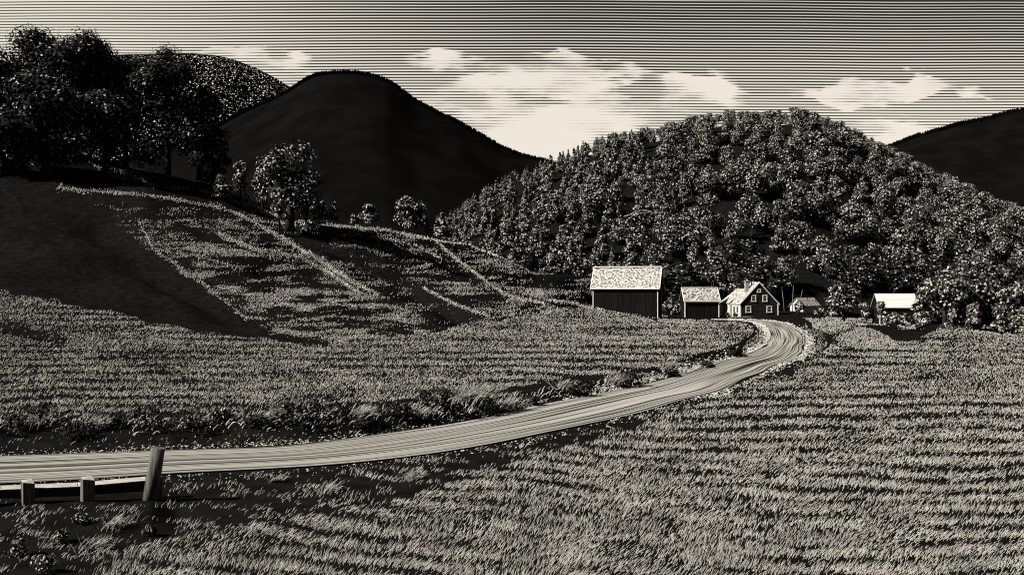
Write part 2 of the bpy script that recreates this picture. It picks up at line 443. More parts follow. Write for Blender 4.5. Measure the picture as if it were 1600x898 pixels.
def sample_ground(N):
    c0 = np.argmin(abs(PXC + 380)); c1 = np.argmin(abs(PXC - 2040)); r0 = np.argmin(abs(YG - 15)); r1 = np.argmin(abs(YG - 215))
    X = XG[c0:c1, r0:r1]; Y = YGG[c0:c1, r0:r1]; Z = ZG[c0:c1, r0:r1]
    sx = CX + F * X / Y; sy = CY + (CH - Z) * F / Y
    dy = np.abs(sy[:-1, :-1] - sy[:-1, 1:]) * np.abs(sx[1:, :-1] - sx[:-1, :-1])
    vis = (sy[:-1, :-1] - sy[:-1, 1:]) > 0
    w = np.where(vis, dy, dy * .15); p = (w / w.sum()).ravel()
    k = RNG.choice(len(p), N, p=p)
    i = k // w.shape[1] + c0; j = k % w.shape[1] + r0
    a = RNG.random(N); b = RNG.random(N)
    px = PXC[i] + (PXC[1] - PXC[0]) * a
    y = YG[j] * (YG[j + 1] / YG[j]) ** b
    x = (px - CX) / F * y
    return x, y

def blades(name, x, y, hgt, wid, lean, phi, mats, label, cat, seg=3, midx=None, dirsign=None, kind='stuff', z=None, group=None, az=None):
    """curved tapering blades of grass: one mesh"""
    n = len(x); z0 = zq(x, y) - .01 if z is None else z
    az = np.zeros(n) if az is None else az                     # lean azimuth
    ca, sa = np.cos(az), np.sin(az)
    vs = []
    for k in range(seg + 1):
        t = k / seg
        ang = lean * (.35 + .65 * t)                           # bends over towards its tip
        # integrate the curve approx
        r = hgt * t * np.sin(lean * (.35 + .4 * t)); h = hgt * t * np.cos(lean * (.35 + .4 * t))
        wv = wid * (.9 - .75 * t ** 1.5) * .5
        # width vector between the in-plane normal and the horizontal perpendicular
        pl = (-np.cos(ang), np.sin(ang))
        wx = np.cos(phi) * pl[0]; wz = np.cos(phi) * pl[1]; wy = np.sin(phi)
        for s in (-1, 1):
            lx = r + s * wv * wx; ly = s * wv * wy
            vs.append(np.stack([x + lx * ca - ly * sa, y + lx * sa + ly * ca, z0 + h + s * wv * wz], -1))
    vs = np.stack(vs, 1).reshape(-1, 3)
    base = (np.arange(n) * (2 * (seg + 1)))[:, None]
    fs = np.concatenate([base + np.array([[2 * k, 2 * k + 1, 2 * k + 3, 2 * k + 2]]) for k in range(seg)], 1).reshape(-1, 4)
    mi = None if midx is None else np.repeat(midx, seg)
    o = mesh_np(name, vs, fs, mats, midx=mi)
    return tag(o, label, cat, kind=kind, group=group)

N = 1400000
gx, gy = sample_ground(N)
dr = dist_poly(gx, gy, RP[::3] + [RP[-1]])
gz = zq(gx, gy)
ppx = CX + F * gx / gy; ppy = CY + (CH - gz) * F / gy
D, ZN = density(ppx, ppy, RNG)
# strokes per photo pixel area: fewer and longer close by
rate = tab([(15, .26), (25, .33), (40, .50), (80, .85), (200, 1.1)], gy) * np.where(ZN == 'left', .85, np.where(ZN == 'hill', 1.0, np.where(ZN == 'yard', 1.5, np.where(ZN == 'right', .72, 1.0))))
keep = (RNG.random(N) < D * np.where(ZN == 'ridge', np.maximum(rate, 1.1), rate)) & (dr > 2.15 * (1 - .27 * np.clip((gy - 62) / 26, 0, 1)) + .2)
gx, gy, ppx, ppy, ZN = gx[keep], gy[keep], ppx[keep], ppy[keep], ZN[keep]
def strokes(zone, name, label, cat, mats, hs=1.0, ws=1.0):
    m = (ZN == zone) if isinstance(zone, str) else np.isin(ZN, zone)
    x, y = gx[m], gy[m]; n = m.sum()
    if not n: return
    pxl = y / F                                                # metres per photo pixel there
    L = hs * tab([(15, 9), (25, 6.4), (40, 3.5), (60, 2.5), (100, 1.9), (200, 1.7)], y) * pxl * RNG.uniform(.6, 1.35, n)
    W = ws * tab([(15, 1.1), (30, 1.1), (60, 1.05), (200, 1.05)], y) * pxl * RNG.uniform(.8, 1.25, n)
    lean = np.clip(.85 + .5 * (fbm(ppx[m] / 90, ppy[m] / 25, 2) - .5) * 2 + RNG.normal(0, .18, n), .1, 1.35)
    phi = RNG.uniform(.55, 1.15, n)
    az = RNG.normal(0, .35, n)
    blades(name, x, y, L, W, lean, phi, mats, label, cat, seg=3 if n < 30000 else 2,
           midx=(RNG.random(n) < .15).astype(int), az=az)
    print(name, n)
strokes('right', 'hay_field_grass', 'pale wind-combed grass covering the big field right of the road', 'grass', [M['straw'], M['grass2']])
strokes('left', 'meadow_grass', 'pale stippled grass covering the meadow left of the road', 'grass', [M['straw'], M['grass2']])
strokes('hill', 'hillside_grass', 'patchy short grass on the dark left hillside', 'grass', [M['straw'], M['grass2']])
strokes('ridge', 'ridge_grass', 'dense grass drawing the light along the terrace edges of the hillside', 'grass', [M['straw'], M['straw']])
strokes('yard', 'yard_grass', 'short grass around the mound and bushes beyond the road bend', 'grass', [M['straw'], M['grass2']])
strokes('verge', 'verge_grass', 'sparse rough grass on the dark verge between road and field', 'grass', [M['straw'], M['grass2']])
strokes('bank', 'bank_weeds', 'scattered weeds on the dark bank above the road', 'weeds', [M['straw'], M['grass2']])

ex, ey, ew = [], [], []
for pts, w_, a_ in BRIGHT:
    for (x0, y0), (x1, y1) in zip(pts, pts[1:]):
        k = int(math.hypot(x1 - x0, y1 - y0) * 1.5 * a_ * max(1, w_ / 3.2))
        for _ in range(k):
            t = RNG.random(); 
            if vnoise(x0 * .05 + t * (x1 - x0) * .05, y0 * .05) < .3: continue
            p = x0 + (x1 - x0) * t; q = y0 + (y1 - y0) * t + RNG.normal(0, .30 * w_) + 1.2 * math.sin(p * .11) 
            Y = first_Y(p, q) * (1 - .0084 * RNG.random()); ex.append((p - CX) / F * Y); ey.append(Y)
ex = np.array(ex); ey = np.array(ey); n = len(ex)
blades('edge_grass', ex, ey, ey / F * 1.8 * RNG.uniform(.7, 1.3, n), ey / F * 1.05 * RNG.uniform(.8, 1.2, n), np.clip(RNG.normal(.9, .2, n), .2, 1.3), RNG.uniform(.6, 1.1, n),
       [M['straw_lit']], 'pale dense grass drawing the light on the terrace lines across the hillside', 'grass', seg=2, az=RNG.normal(0, .4, n))

# overhanging rank grass along the bank top
BT = [(-60, 661), (0, 660), (80, 655), (200, 662), (300, 655), (400, 652), (520, 645), (650, 634), (760, 624), (850, 611), (930, 600), (1000, 586), (1060, 574), (1110, 561), (1165, 545)]
nb = 1700
bpx = RNG.uniform(-60, 1165, nb); bpy_ = tab(BT, bpx) + (fbm(bpx / 40, bpx * 0, 2) - .5) * 16
amp = fbm(bpx / 55 + 9, bpx * 0 + 3, 2)
kp = RNG.random(nb) < np.clip((amp - .30) * 3.2, .05, 1)
bx, by = [], []
for p, q in zip(bpx[kp], bpy_[kp]):
    Y = float(np.interp(p, PXC, Y2)) + RNG.normal(-.35, .55)
    bx.append((p - CX) / F * Y); by.append(Y)
bx = np.array(bx); by = np.array(by); n = len(bx)
blades('bank_grass', bx, by, tab([(30, .26), (45, .28), (70, .34)], by) * RNG.uniform(.6, 1.3, n), by / F * 2.5 * RNG.uniform(.8, 1.3, n),
       np.clip(RNG.normal(1.0, .3, n), .2, 1.7), RNG.uniform(.4, 1.1, n), [M['straw'], M['grass2']],
       'long arching grass hanging over the top of the roadside bank', 'grass', seg=4, midx=(RNG.random(n) < .25).astype(int), az=RNG.normal(-.2, .6, n))

# pebbles and grit along the road edges
pv = []; pf = []
def pebble(x, y, z, r):
    b = len(pv)
    q = [(1, 0, 0), (0, 1, 0), (-1, 0, 0), (0, -1, 0), (0, 0, .75), (0, 0, -.5)]
    a = random.uniform(0, 3.14); ca, sa = math.cos(a), math.sin(a); e = random.uniform(1, 1.7)
    for (i, j, k) in q:
        i, j = i * r * e, j * r
        pv.append((x + i * ca - j * sa + random.uniform(-.2, .2) * r, y + i * sa + j * ca, z + k * r))
    for f in ((0, 1, 4), (1, 2, 4), (2, 3, 4), (3, 0, 4), (1, 0, 5), (2, 1, 5), (3, 2, 5), (0, 3, 5)): pf.append(tuple(b + k for k in f))
for i in range(5200):
    t = random.random() ** 1.1 * (len(RP) - 3); k = int(t); x, y = RP[k]; x2, y2 = RP[k + 1]; f = t - k
    tx, ty = x2 - x, y2 - y; l = math.hypot(tx, ty); side = 1 if random.random() < .62 else -1
    off = side * (road_hw(y) + .1 + abs(random.gauss(0, .42)))
    X = x + tx * f - ty / l * off; Y = y + ty * f + tx / l * off
    if Y < 12: continue
    pebble(X, Y, float(zq(X, Y)) + .02, Y / F * random.choice((.8, .9, 1.1, 1.1, 1.4, 2.0)))
o = mesh_np('gravel', pv, pf, [M['stone']])
tag(o, 'pale grit and pebbles scattered along the edges of the gravel road', 'gravel', kind='stuff')

# ------------------------------------------------------------------ foliage builders
def quads(P, Nrm, size, rng, asp=1.5):
    n = len(P)
    t = rng.normal(size=(n, 3)); t -= (t * Nrm).sum(1, keepdims=True) * Nrm; t /= np.linalg.norm(t, axis=1, keepdims=True) + 1e-9
    b = np.cross(Nrm, t)
    s = (size * rng.uniform(.65, 1.35, n))[:, None]
    a = t * s * asp * .5; c = b * s * .5
    return np.stack([P - a, P + c * .9, P + a, P - c * .9], 1).reshape(-1, 3)
def clump_cloud(clumps, leaf, rng, pbright=.3, up=.35, inner=1.0):
    """clumps (cx,cy,cz,rx,ry,rz,n): leafy shells of small faces with coarse leaves deeper inside"""
    vs = []; mi = []
    for cx, cy, cz, rx, ry, rz, n in clumps:
        d = rng.normal(size=(n, 3)); d /= np.linalg.norm(d, axis=1, keepdims=True)
        rr = rng.uniform(.72, 1.08, n)[:, None]
        P = d * rr * np.array([rx, ry, rz]) + np.array([cx, cy, cz])
        nr = d * .9 + rng.normal(size=(n, 3)) * .24 + np.array([0, 0, up]); nr /= np.linalg.norm(nr, axis=1, keepdims=True)
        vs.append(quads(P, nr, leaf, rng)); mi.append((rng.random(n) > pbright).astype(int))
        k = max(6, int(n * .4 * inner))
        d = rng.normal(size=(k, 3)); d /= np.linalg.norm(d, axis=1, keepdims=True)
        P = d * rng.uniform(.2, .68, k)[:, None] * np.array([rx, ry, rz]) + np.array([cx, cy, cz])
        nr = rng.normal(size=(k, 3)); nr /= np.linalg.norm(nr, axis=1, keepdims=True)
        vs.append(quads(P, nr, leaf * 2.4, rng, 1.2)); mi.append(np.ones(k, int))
    vs = np.concatenate(vs); return vs, np.concatenate(mi)
def crown_mesh(name, clumps, leaf, seed, pbright=.3, up=.35, parent=None, extra=None, inner=1.0, mats=None):
    rng = np.random.default_rng(seed)
    vs, mi = clump_cloud(clumps, leaf, rng, pbright, up, inner)
    fs = np.arange(len(vs)).reshape(-1, 4)
    if extra:                                     # add a trunk into the same small mesh
        v2, f2 = extra; fs = np.concatenate([fs, np.array(f2) + len(vs)]); vs = np.concatenate([vs, v2]); mi = np.concatenate([mi, np.full(len(f2), 2)])
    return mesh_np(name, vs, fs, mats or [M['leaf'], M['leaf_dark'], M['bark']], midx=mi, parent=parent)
def decid_clumps(R, H, rng, k=9, n=70, base=.25):
    """broad crown of uneven clumps; R radius, H height of the whole tree"""
    out = [(0, 0, H * .56, R * .62, R * .62, H * .34, int(n * 1.3))]
    for i in range(k):
        a = 2 * math.pi * (i + rng.uniform(-.3, .3)) / k * 1.618; zt = base + (1 - base) * rng.uniform(.15, .86)
        prof = math.sin(math.pi * min(.93, max(.12, (zt - base) / (1 - base) * .85 + .12))) ** .7
        rad = R * prof * rng.uniform(.40, .58); s = R * rng.uniform(.32, .46)
        out.append((rad * math.cos(a), rad * math.sin(a), H * zt, s * rng.uniform(.9, 1.25), s, s * rng.uniform(.7, .95), int(n * rng.uniform(.7, 1.1))))
    out.append((rng.uniform(-.2, .2) * R, rng.uniform(-.2, .2) * R, H * .86, R * .36, R * .36, H * .14, int(n * .8)))
    return out
def conifer_clumps(R, H, rng, n=44):
    out = []; L = 8
    for i in range(L):
        t = i / (L - 1); r = R * (1 - t) ** .8 * .62 + R * .10
        for k in range(3 if t < .6 else 2 if t < .85 else 1):
            a = rng.uniform(0, 6.28); q = r * (.65 if t < .85 else .1)
            out.append((q * math.cos(a), q * math.sin(a), H * (.16 + .80 * t), r * .72, r * .72, H * .085, int(n * (1.1 - .7 * t))))
    return out
def small_trunk(h, r):
    v = []; f = []
    for z, rr in ((-1.0, r * 1.3), (h, r * .5)):
        for k in range(4): v.append((rr * math.cos(k * 1.57), rr * math.sin(k * 1.57), z))
    for k in range(4): f.append((k, (k + 1) % 4, 4 + (k + 1) % 4, 4 + k))
    return np.array(v), f
def limb_trunk(H, r, rng, parent, lean=0.0, n=5, material=None):
    mb = MB()
    top = Vector((lean * H, 0, H * .72))
    mb.tube([(0, 0, -.6), (lean * H * .15, .02, H * .12), (lean * H * .5, -.03, H * .4), tuple(top)], [r * 1.35, r, r * .75, r * .25], 8)
    for i in range(n):
        t = .3 + .4 * i / n; a = i * 2.4 + rng.uniform(0, .6); p = Vector((lean * H * t, 0, H * t)); l = H * rng.uniform(.18, .28)
        e = p + Vector((math.cos(a) * l, math.sin(a) * l, l * .8)); mdl = (p + e) / 2 + Vector((0, 0, l * .08))
        mb.tube([tuple(p), tuple(mdl), tuple(e)], [r * .45, r * .32, r * .12], 6)
    return mb.build('trunk', material or M['bark'], parent, smooth=True)

def put(px, Y): 
    x = (px - CX) / F * Y; return x, Y, float(zq(x, Y))

# ------------------------------------------------------------------ big dark grove on the left hill
def big_tree(px, top, Y, wpx, seed, label, pbright=.11, lean=0.0, base=.2, zbase=None, leaf=.27, n=620, k=13, group=None, trunk_r=.42, name='broadleaf_tree', dark=None):
    x, y, z = put(px, Y)
    if zbase is not None: z = zbase
    H = z_at(top, Y) - z; R = wpx / 2 * Y / F
    rng = np.random.default_rng(seed)
    t = empty(name, (x, y, z)); tag(t, label, 'tree', group)
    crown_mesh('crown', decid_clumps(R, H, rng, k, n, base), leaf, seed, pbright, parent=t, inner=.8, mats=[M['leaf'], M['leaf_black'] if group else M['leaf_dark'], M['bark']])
    limb_trunk(H, trunk_r, rng, t, lean)
    return t
G1 = 'tall dark trees of the hilltop grove'
big_tree(30, 36, 136, 190, 11, 'tall dark tree cut by the left edge of the picture, top of the grove', base=.10, group=G1)
big_tree(122, 46, 138, 170, 12, 'tall dark broad tree second from left in the hilltop grove', base=.12, group=G1)
big_tree(196, 86, 142, 140, 13, 'lower dark tree in the dip between the two tall groups of the grove', base=.16, group=G1)
big_tree(262, 66, 138, 150, 14, 'dark pointed tree tallest at the right end of the hilltop grove', base=.04, group=G1)
big_tree(312, 128, 140, 90, 15, 'narrow dark tree on the right shoulder of the hilltop grove', base=.02, group=G1, n=420)
big_tree(70, 110, 122, 150, 16, 'dark bushy tree low in front at the far left of the grove', base=.06, group=G1)
big_tree(165, 140, 128, 130, 17, 'dark bushy tree in front of the dip of the grove', base=.2, group=G1, n=330)
big_tree(335, 200, 141, 60, 18, 'small dark tree at the right foot of the grove', base=.05, group=G1, n=220, k=9)
big_tree(-70, 40, 128, 190, 19, 'dark tree mostly cut off by the left picture edge, its right side crowding the grove', base=.08, group=G1)
big_tree(5, 165, 119, 120, 22, 'dark shrubby tree hugging the slope at the left picture edge', base=.03, group=G1, n=300)

# trees and bushes along the pasture skyline
def bush(px, py_base, top, Y, wpx, seed, label, pb=.42, name='bush', cat='bush', group=None, leaf=None, n=90, k=6, base=.02, conif=False):
    x = (px - CX) / F * Y; z = z_at(py_base, Y)
    zt = float(zq(x, Y)); z = min(z, zt) if abs(z - zt) < 6 else z
    z = zt if Y < 215 else z
    H = z_at(top, Y) - z; R = wpx / 2 * Y / F; rng = np.random.default_rng(seed)
    t = empty(name, (x, Y, z)); tag(t, label, cat, group)
    cl = conifer_clumps(R, H, rng, n // 2) if conif else decid_clumps(R, H, rng, k, n, base)
    crown_mesh('crown', cl, leaf or 2.9 * Y / F, seed, pb, parent=t)
    tr = MB(); tr.tube([(0, 0, -.5), (0, 0, H * .3), (0.02, 0, H * .6)], [.03 * H, .025 * H, .01 * H], 6); tr.build('trunk', M['bark'], t)
    return t
t = big_tree(452, 222, 129, 118, 31, 'spreading tree standing alone on the pasture skyline left of centre', pbright=.45, lean=.05, base=.24, leaf=.27, n=230, k=12, trunk_r=.55)
bush(478, 356, 282, 128, 62, 32, 'leafy young tree crowding the right foot of the lone skyline tree', pb=.42, n=120)
bush(410, 335, 262, 131, 46, 33, 'rounded bush under the left side of the lone skyline tree', n=120)
bush(376, 320, 249, 132, 38, 34, 'pointed small tree at the right foot of the dark grove', name='small_tree', cat='tree', n=110)
bush(346, 308, 272, 130, 38, 35, 'low bush at the right foot of the dark grove', n=70)
bush(436, 345, 292, 127, 34, 38, 'low bush close below the lone skyline tree', n=70)
bush(505, 348, 313, 150, 26, 36, 'left one of two small round bushes right of the lone tree', n=60)
bush(522, 349, 314, 151, 24, 37, 'right one of two small round bushes right of the lone tree', n=60)
bush(577, 356, 318, 156, 36, 39, 'small pointed tree on the skyline between two gaps', name='small_tree', cat='tree', n=80)
bush(553, 355, 334, 156, 18, 40, 'tiny bush left of the small pointed skyline tree', n=40)
bush(641, 366, 305, 165, 66, 41, 'large round bush on the skyline in front of the dark mountain', n=170, k=8)
bush(690, 378, 326, 172, 36, 42, 'narrow pointed tree beside the large round skyline bush', name='small_tree', cat='tree', n=90, conif=True)
bush(668, 374, 345, 168, 20, 43, 'tiny bush squeezed right of the large round skyline bush', n=40)

# ------------------------------------------------------------------ hills
def hill_grid(name, pxs, crest, Y0, Yc, z0, label, material, ny=60, power=.85, back=.5, lump=0, kind='structure'):
    pxs = np.array(pxs, float); cz = z_at(tab(crest, pxs), Yc)
    T = np.concatenate([np.linspace(0, 1, ny), np.linspace(1.05, 1 + back, 12)])
    Yv = Y0 + (Yc - Y0) * T
    prof = np.where(T <= 1, np.sin(np.clip(T, 0, 1) * math.pi / 2) ** (1 / power) , 1 - ((T - 1) / back) ** 2 * .5)
    X = (pxs[:, None] - CX) / F * Yv[None, :]
    Z = z0 + (cz[:, None] - z0) * prof[None, :]
    # keep every row below the crest line as seen from the valley
    Z = np.minimum(Z, CH + (cz[:, None] - CH) / Yc * Yv[None, :])
    if lump: Z = Z + (fbm(X / lump, Yv[None, :] / lump, 3) - .5) * lump * .25 * np.clip(1 - T, 0, 1)[None, :]
    Yg = np.repeat(Yv[None, :], len(pxs), 0)
    n, m = Z.shape; ix = np.arange(n * m).reshape(n, m)
    f = np.stack([ix[:-1, :-1], ix[1:, :-1], ix[1:, 1:], ix[:-1, 1:]], -1).reshape(-1, 4)
    o = mesh_np(name, np.stack([X, Yg, Z], -1).reshape(-1, 3), f, [material], smooth=True)
    tag(o, label, 'hill', kind=kind)
    return X, Yg, Z
C_MID = [(560, 420), (640, 390), (700, 335), (740, 305), (780, 278), (820, 262), (860, 246), (900, 228), (950, 212), (1010, 203), (1060, 192), (1100, 180), (1150, 174), (1200, 176), (1250, 171), (1290, 184), (1335, 204), (1380, 226), (1440, 256), (1500, 284), (1560, 312), (1620, 332), (1800, 380), (2300, 440)]
FX, FY, FZ = hill_grid('forest_hill', np.linspace(560, 2300, 150), [(a, b + 22) for a, b in C_MID], 205, 400, 0, 'dark ground of the round forested hill', M['soil'], power=1.0, lump=14)
C_BIG = [(-300, 330), (0, 300), (250, 235), (340, 194), (370, 178), (400, 163), (430, 150), (455, 137), (475, 123), (495, 114), (520, 111), (555, 111), (580, 115), (605, 123), (630, 140), (650, 155), (690, 176), (720, 190), (755, 210), (785, 228), (815, 240), (850, 248), (900, 262), (1000, 300), (1200, 360)]
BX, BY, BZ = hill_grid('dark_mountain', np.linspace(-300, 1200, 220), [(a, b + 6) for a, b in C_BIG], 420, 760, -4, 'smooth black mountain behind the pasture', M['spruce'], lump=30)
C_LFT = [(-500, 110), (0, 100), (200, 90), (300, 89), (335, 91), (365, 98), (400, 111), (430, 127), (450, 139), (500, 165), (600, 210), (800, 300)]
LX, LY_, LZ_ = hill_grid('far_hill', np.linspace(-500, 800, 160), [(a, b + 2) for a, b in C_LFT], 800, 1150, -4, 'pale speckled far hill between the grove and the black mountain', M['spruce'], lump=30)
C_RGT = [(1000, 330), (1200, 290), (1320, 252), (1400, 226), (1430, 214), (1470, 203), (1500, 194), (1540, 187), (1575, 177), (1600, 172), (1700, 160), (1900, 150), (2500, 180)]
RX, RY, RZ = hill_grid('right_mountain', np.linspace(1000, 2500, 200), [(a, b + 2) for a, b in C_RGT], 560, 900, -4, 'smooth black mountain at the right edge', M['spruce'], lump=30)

def far_forest(name, X, Y, Z, N, size, mats, label, seed, pb, i0, i1, hgt):
    rng = np.random.default_rng(seed)
    n, m = X.shape
    a = rng.uniform(i0, i1, N); b = (1 - rng.random(N) ** 1.6) * 59
    if not pb: b = 59 * (1 - .09 * rng.random(N))
    b = np.minimum(b, 58.999)
    i = a.astype(int); j = b.astype(int); fa = (a - i); fb = (b - j)
    g = lambda A: (A[i, j] * (1 - fa) + A[i + 1, j] * fa) * (1 - fb) + (A[i, j + 1] * (1 - fa) + A[i + 1, j + 1] * fa) * fb
    P = np.stack([g(X), g(Y), g(Z)], -1)
    # a little jagged tree: two crossed upright triangles-as-quads
    h = hgt * rng.uniform(.6, 1.25, N); w = h * rng.uniform(.5, .9, N)
    ang = rng.uniform(0, math.pi, N)
    vs = []
    for q in (0, math.pi / 2):
        dx = np.cos(ang + q) * w / 2; dy = np.sin(ang + q) * w / 2
        z0 = -h * .3
        vs.append(np.stack([P + np.stack([-dx, -dy, z0], -1), P + np.stack([dx, dy, z0], -1), P + np.stack([dx * .75, dy * .75, h * .6], -1) , P + np.stack([dx * .05 * 0, dy * 0, h], -1)], 1))
    vs = np.concatenate(vs, 0).reshape(-1, 3); mi = np.ones(2 * N, int)
    if pb:                                              # rounded leafy crowns among them
        nr = rng.normal(size=(N, 3)) * .5 + np.array([0, -.25, .8]); nr /= np.linalg.norm(nr, axis=1, keepdims=True)
        q = quads(P + np.array([0, 0, hgt * .75]), nr, size, rng, 1.3); vs = np.concatenate([vs, q]); mi = np.concatenate([mi, (rng.random(N) > pb).astype(int)])
    # sunlit leaf dabs
    o = mesh_np(name, vs, np.arange(len(vs)).reshape(-1, 4), mats, midx=mi)
    tag(o, label, 'forest', kind='stuff')
far_forest('mountain_forest', BX, BY, BZ, 3500, 2.5, [M['spruce'], M['spruce']], 'black spruce forest covering the dark mountain behind the pasture', 51, 0, 70, 190, 3.2)
far_forest('edge_forest', RX, RY, RZ, 2500, 2.5, [M['spruce'], M['spruce']], 'black spruce forest covering the mountain at the right edge', 52, 0, 20, 110, 3.6)
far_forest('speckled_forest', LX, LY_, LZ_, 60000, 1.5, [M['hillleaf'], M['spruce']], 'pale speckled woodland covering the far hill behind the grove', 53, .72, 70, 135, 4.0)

# ------------------------------------------------------------------ forest on the round hill: every tree its own object
rngF = np.random.default_rng(77)
protoC = []; protoD = []; protoE = []
for s in range(7):
    r = np.random.default_rng(100 + s)
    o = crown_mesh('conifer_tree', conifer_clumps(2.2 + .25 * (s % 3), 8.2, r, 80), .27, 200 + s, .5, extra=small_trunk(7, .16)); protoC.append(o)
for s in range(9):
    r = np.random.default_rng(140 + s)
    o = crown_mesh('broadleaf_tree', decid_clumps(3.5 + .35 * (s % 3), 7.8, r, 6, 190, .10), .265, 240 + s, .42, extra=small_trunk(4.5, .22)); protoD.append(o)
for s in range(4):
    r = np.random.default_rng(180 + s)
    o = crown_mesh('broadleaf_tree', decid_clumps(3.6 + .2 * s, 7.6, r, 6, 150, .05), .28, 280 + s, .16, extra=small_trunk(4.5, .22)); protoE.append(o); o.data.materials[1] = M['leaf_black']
usedE = [False] * 4
usedC = [False] * 7; usedD = [False] * 9
def crest_py(px): return tab(C_MID, px)
count = 0
spots = []
for row in range(17):                      # conifers on the left flank
    Y = 208 + 192 * .062 * row
    px = 640 + rngF.uniform(0, 26)
    while px < 1090:
        spots.append((px + rngF.uniform(-6, 6), Y + rngF.uniform(-5, 5), 'c')); px += rngF.uniform(23, 33)
for row in range(15):                      # broadleaf trees on the right
    Y = 210 + 192 * .070 * row
    px = 900 + rngF.uniform(0, 40)
    while px < 1720:
        spots.append((px + rngF.uniform(-6, 6), Y + rngF.uniform(-6, 6), 'b')); px += rngF.uniform(29, 40)
def hill_z(px, Y):
    a = (px - 560) / (2300 - 560) * 149; T = (Y - 205) / 195.0; T = min(max(T, 0), 1)
    j = T * 59; i = int(a); fi = a - i; jj = min(int(j), 58); fj = j - jj
    A = FZ
    return float((A[i, jj] * (1 - fi) + A[i + 1, jj] * fi) * (1 - fj) + (A[i, jj + 1] * (1 - fi) + A[i + 1, jj + 1] * fi) * fj)
placed = []
for (px, Y, sp) in spots:
    z = hill_z(px, Y); x = (px - CX) / F * Y
    zt = float(zq(x, Y)) if Y < 315 else -9
    z = max(z, zt)
    mixp = min(1, max(0, (px - 930) / 160))
    if (sp == 'c' and rngF.random() < mixp ** 1.5 * .9) or (sp == 'b' and rngF.random() > mixp + .3): continue
    H = (8.2 if sp == 'c' else 8.3) * rngF.uniform(.82, 1.2)
    top = CY - (z + H - CH) * F / Y
    if top < crest_py(px) - 4:                        # keep the skyline as drawn
        H = z_at(crest_py(px) - rngF.uniform(-4, 5), Y) - z
        if H < 3.2: continue
    scr = CY - (z + H - CH) * F / Y
    if scr > 470 or px > 1665 or (1246 < px < 1306 and Y < 214): continue
    con = (sp == 'c') != (rngF.random() < .06)
    sky = scr < crest_py(px) + 12; low = Y < 232
    if con:
        k = int(rngF.integers(0, 7)); pr = protoC[k]; first = not usedC[k]; usedC[k] = True; hh = 8.2
    else:
        if Y < 226 and px > 930 and rngF.random() < .85: k = int(rngF.integers(0, 4)); pr = protoE[k]; first = not usedE[k]; usedE[k] = True; hh = 7.6
        else: k = int(rngF.integers(0, 9)); pr = protoD[k]; first = not usedD[k]; usedD[k] = True; hh = 7.6
    o = pr if first else pr.copy()
    if not first: col.objects.link(o)
    sc = H / hh; wd = sc * rngF.uniform(.9, 1.15) * (1.15 if (not con and low) else 1)
    o.location = (x, Y, z - .2); o.scale = (wd, wd, sc); o.rotation_euler = (0, 0, rngF.uniform(0, 6.28))
    placed.append((o, px, scr, con, low)); count += 1
tops = {}
for q in placed:
    k = int(q[1] // 15)
    if k not in tops or q[2] < tops[k]: tops[k] = q[2]
PLACE = [(770, 'at the left tip of the forested hill'), (925, 'left of the barn on the forested hill'), (1050, 'above the barn on the forested hill'), (1130, 'above the woodshed on the forested hill'), (1230, 'above the farmhouse on the forested hill'),
         (1340, 'above the cottage on the forested hill'), (1450, 'above the bright-roofed shed on the forested hill'), (9999, 'at the right end of the forested hill')]
for o, px, scr, con, low in placed:
    where = next(t for e, t in PLACE if px < e)
    lvl = 'on the skyline' if scr <= tops[int(px // 15)] + 2 else 'low on the slope' if scr > 385 else 'half way up the slope' if scr > 300 else 'high on the slope'
    kind = 'pointed conifer' if con else 'rounded broadleaf tree'
    if o.data.materials[1] == M['leaf_black']: kind = 'darker broadleaf tree'
    tag(o, kind + ' ' + lvl + ' ' + where, 'tree', kind + 's ' + lvl + ' ' + where)
print('forest trees', count, sum(1 for o in col.objects if o.name.startswith('conifer_tree')), sum(1 for o in col.objects if o.name.startswith('broadleaf_tree')))
for u, p in list(zip(usedE, protoE)) + list(zip(usedC, protoC)) + list(zip(usedD, protoD)):
    if not u: bpy.data.objects.remove(p)

# ------------------------------------------------------------------ trees and bushes around the farm
big_tree(1525, 398, 186, 120, 61, 'large broad tree rising behind the field crest at the right', pbright=.42, base=.06, leaf=.36, n=230, k=13)
big_tree(1476, 418, 180, 86, 62, 'broad tree just right of the bright-roofed shed', pbright=.42, base=.05, leaf=.36, n=200, k=12)
big_tree(1592, 440, 178, 90, 63, 'broad tree cut by the right edge of the picture', pbright=.40, base=.05, leaf=.36, n=190, k=11)
big_tree(1441, 452, 166, 38, 64, 'small leafy tree leaning over the right end of the bright shed roof', pbright=.42, base=.1, leaf=.33, n=110, k=8, trunk_r=.15, name='small_tree')
big_tree(1318, 444, 152, 66, 65, 'small orchard tree with a short bare trunk standing in the yard', pbright=.45, base=.34, leaf=.30, n=95, k=10, trunk_r=.22, name='orchard_tree')
bush(1249, 490, 470, 178, 17, 71, 'pale bush at the left end of the small white-gabled house', pb=.6, n=70)
bush(1283, 489, 481, 172, 26, 72, 'low dark bush in front of the small house', n=60)
bush(1303, 489, 477, 170, 30, 73, 'low bush beside the right end of the small house', n=60)
bush(1352, 495, 472, 172, 24, 74, 'small round bush behind the orchard tree', n=70)
bush(1378, 497, 470, 165, 26, 75, 'pale upright bush at the left corner of the bright-roofed shed', pb=.55, n=90)
bush(1392, 502, 490, 152, 34, 76, 'low bush in front of the bright-roofed shed', n=60)
bush(1415, 506, 490, 150, 34, 77, 'dark low bush before the right end of the bright-roofed shed', n=60)
bush(1442, 512, 486, 150, 38, 78, 'round bush at the left foot of the field crest', n=110)
bush(1487, 512, 480, 150, 28, 79, 'narrow bush peeking over the field crest', n=90)
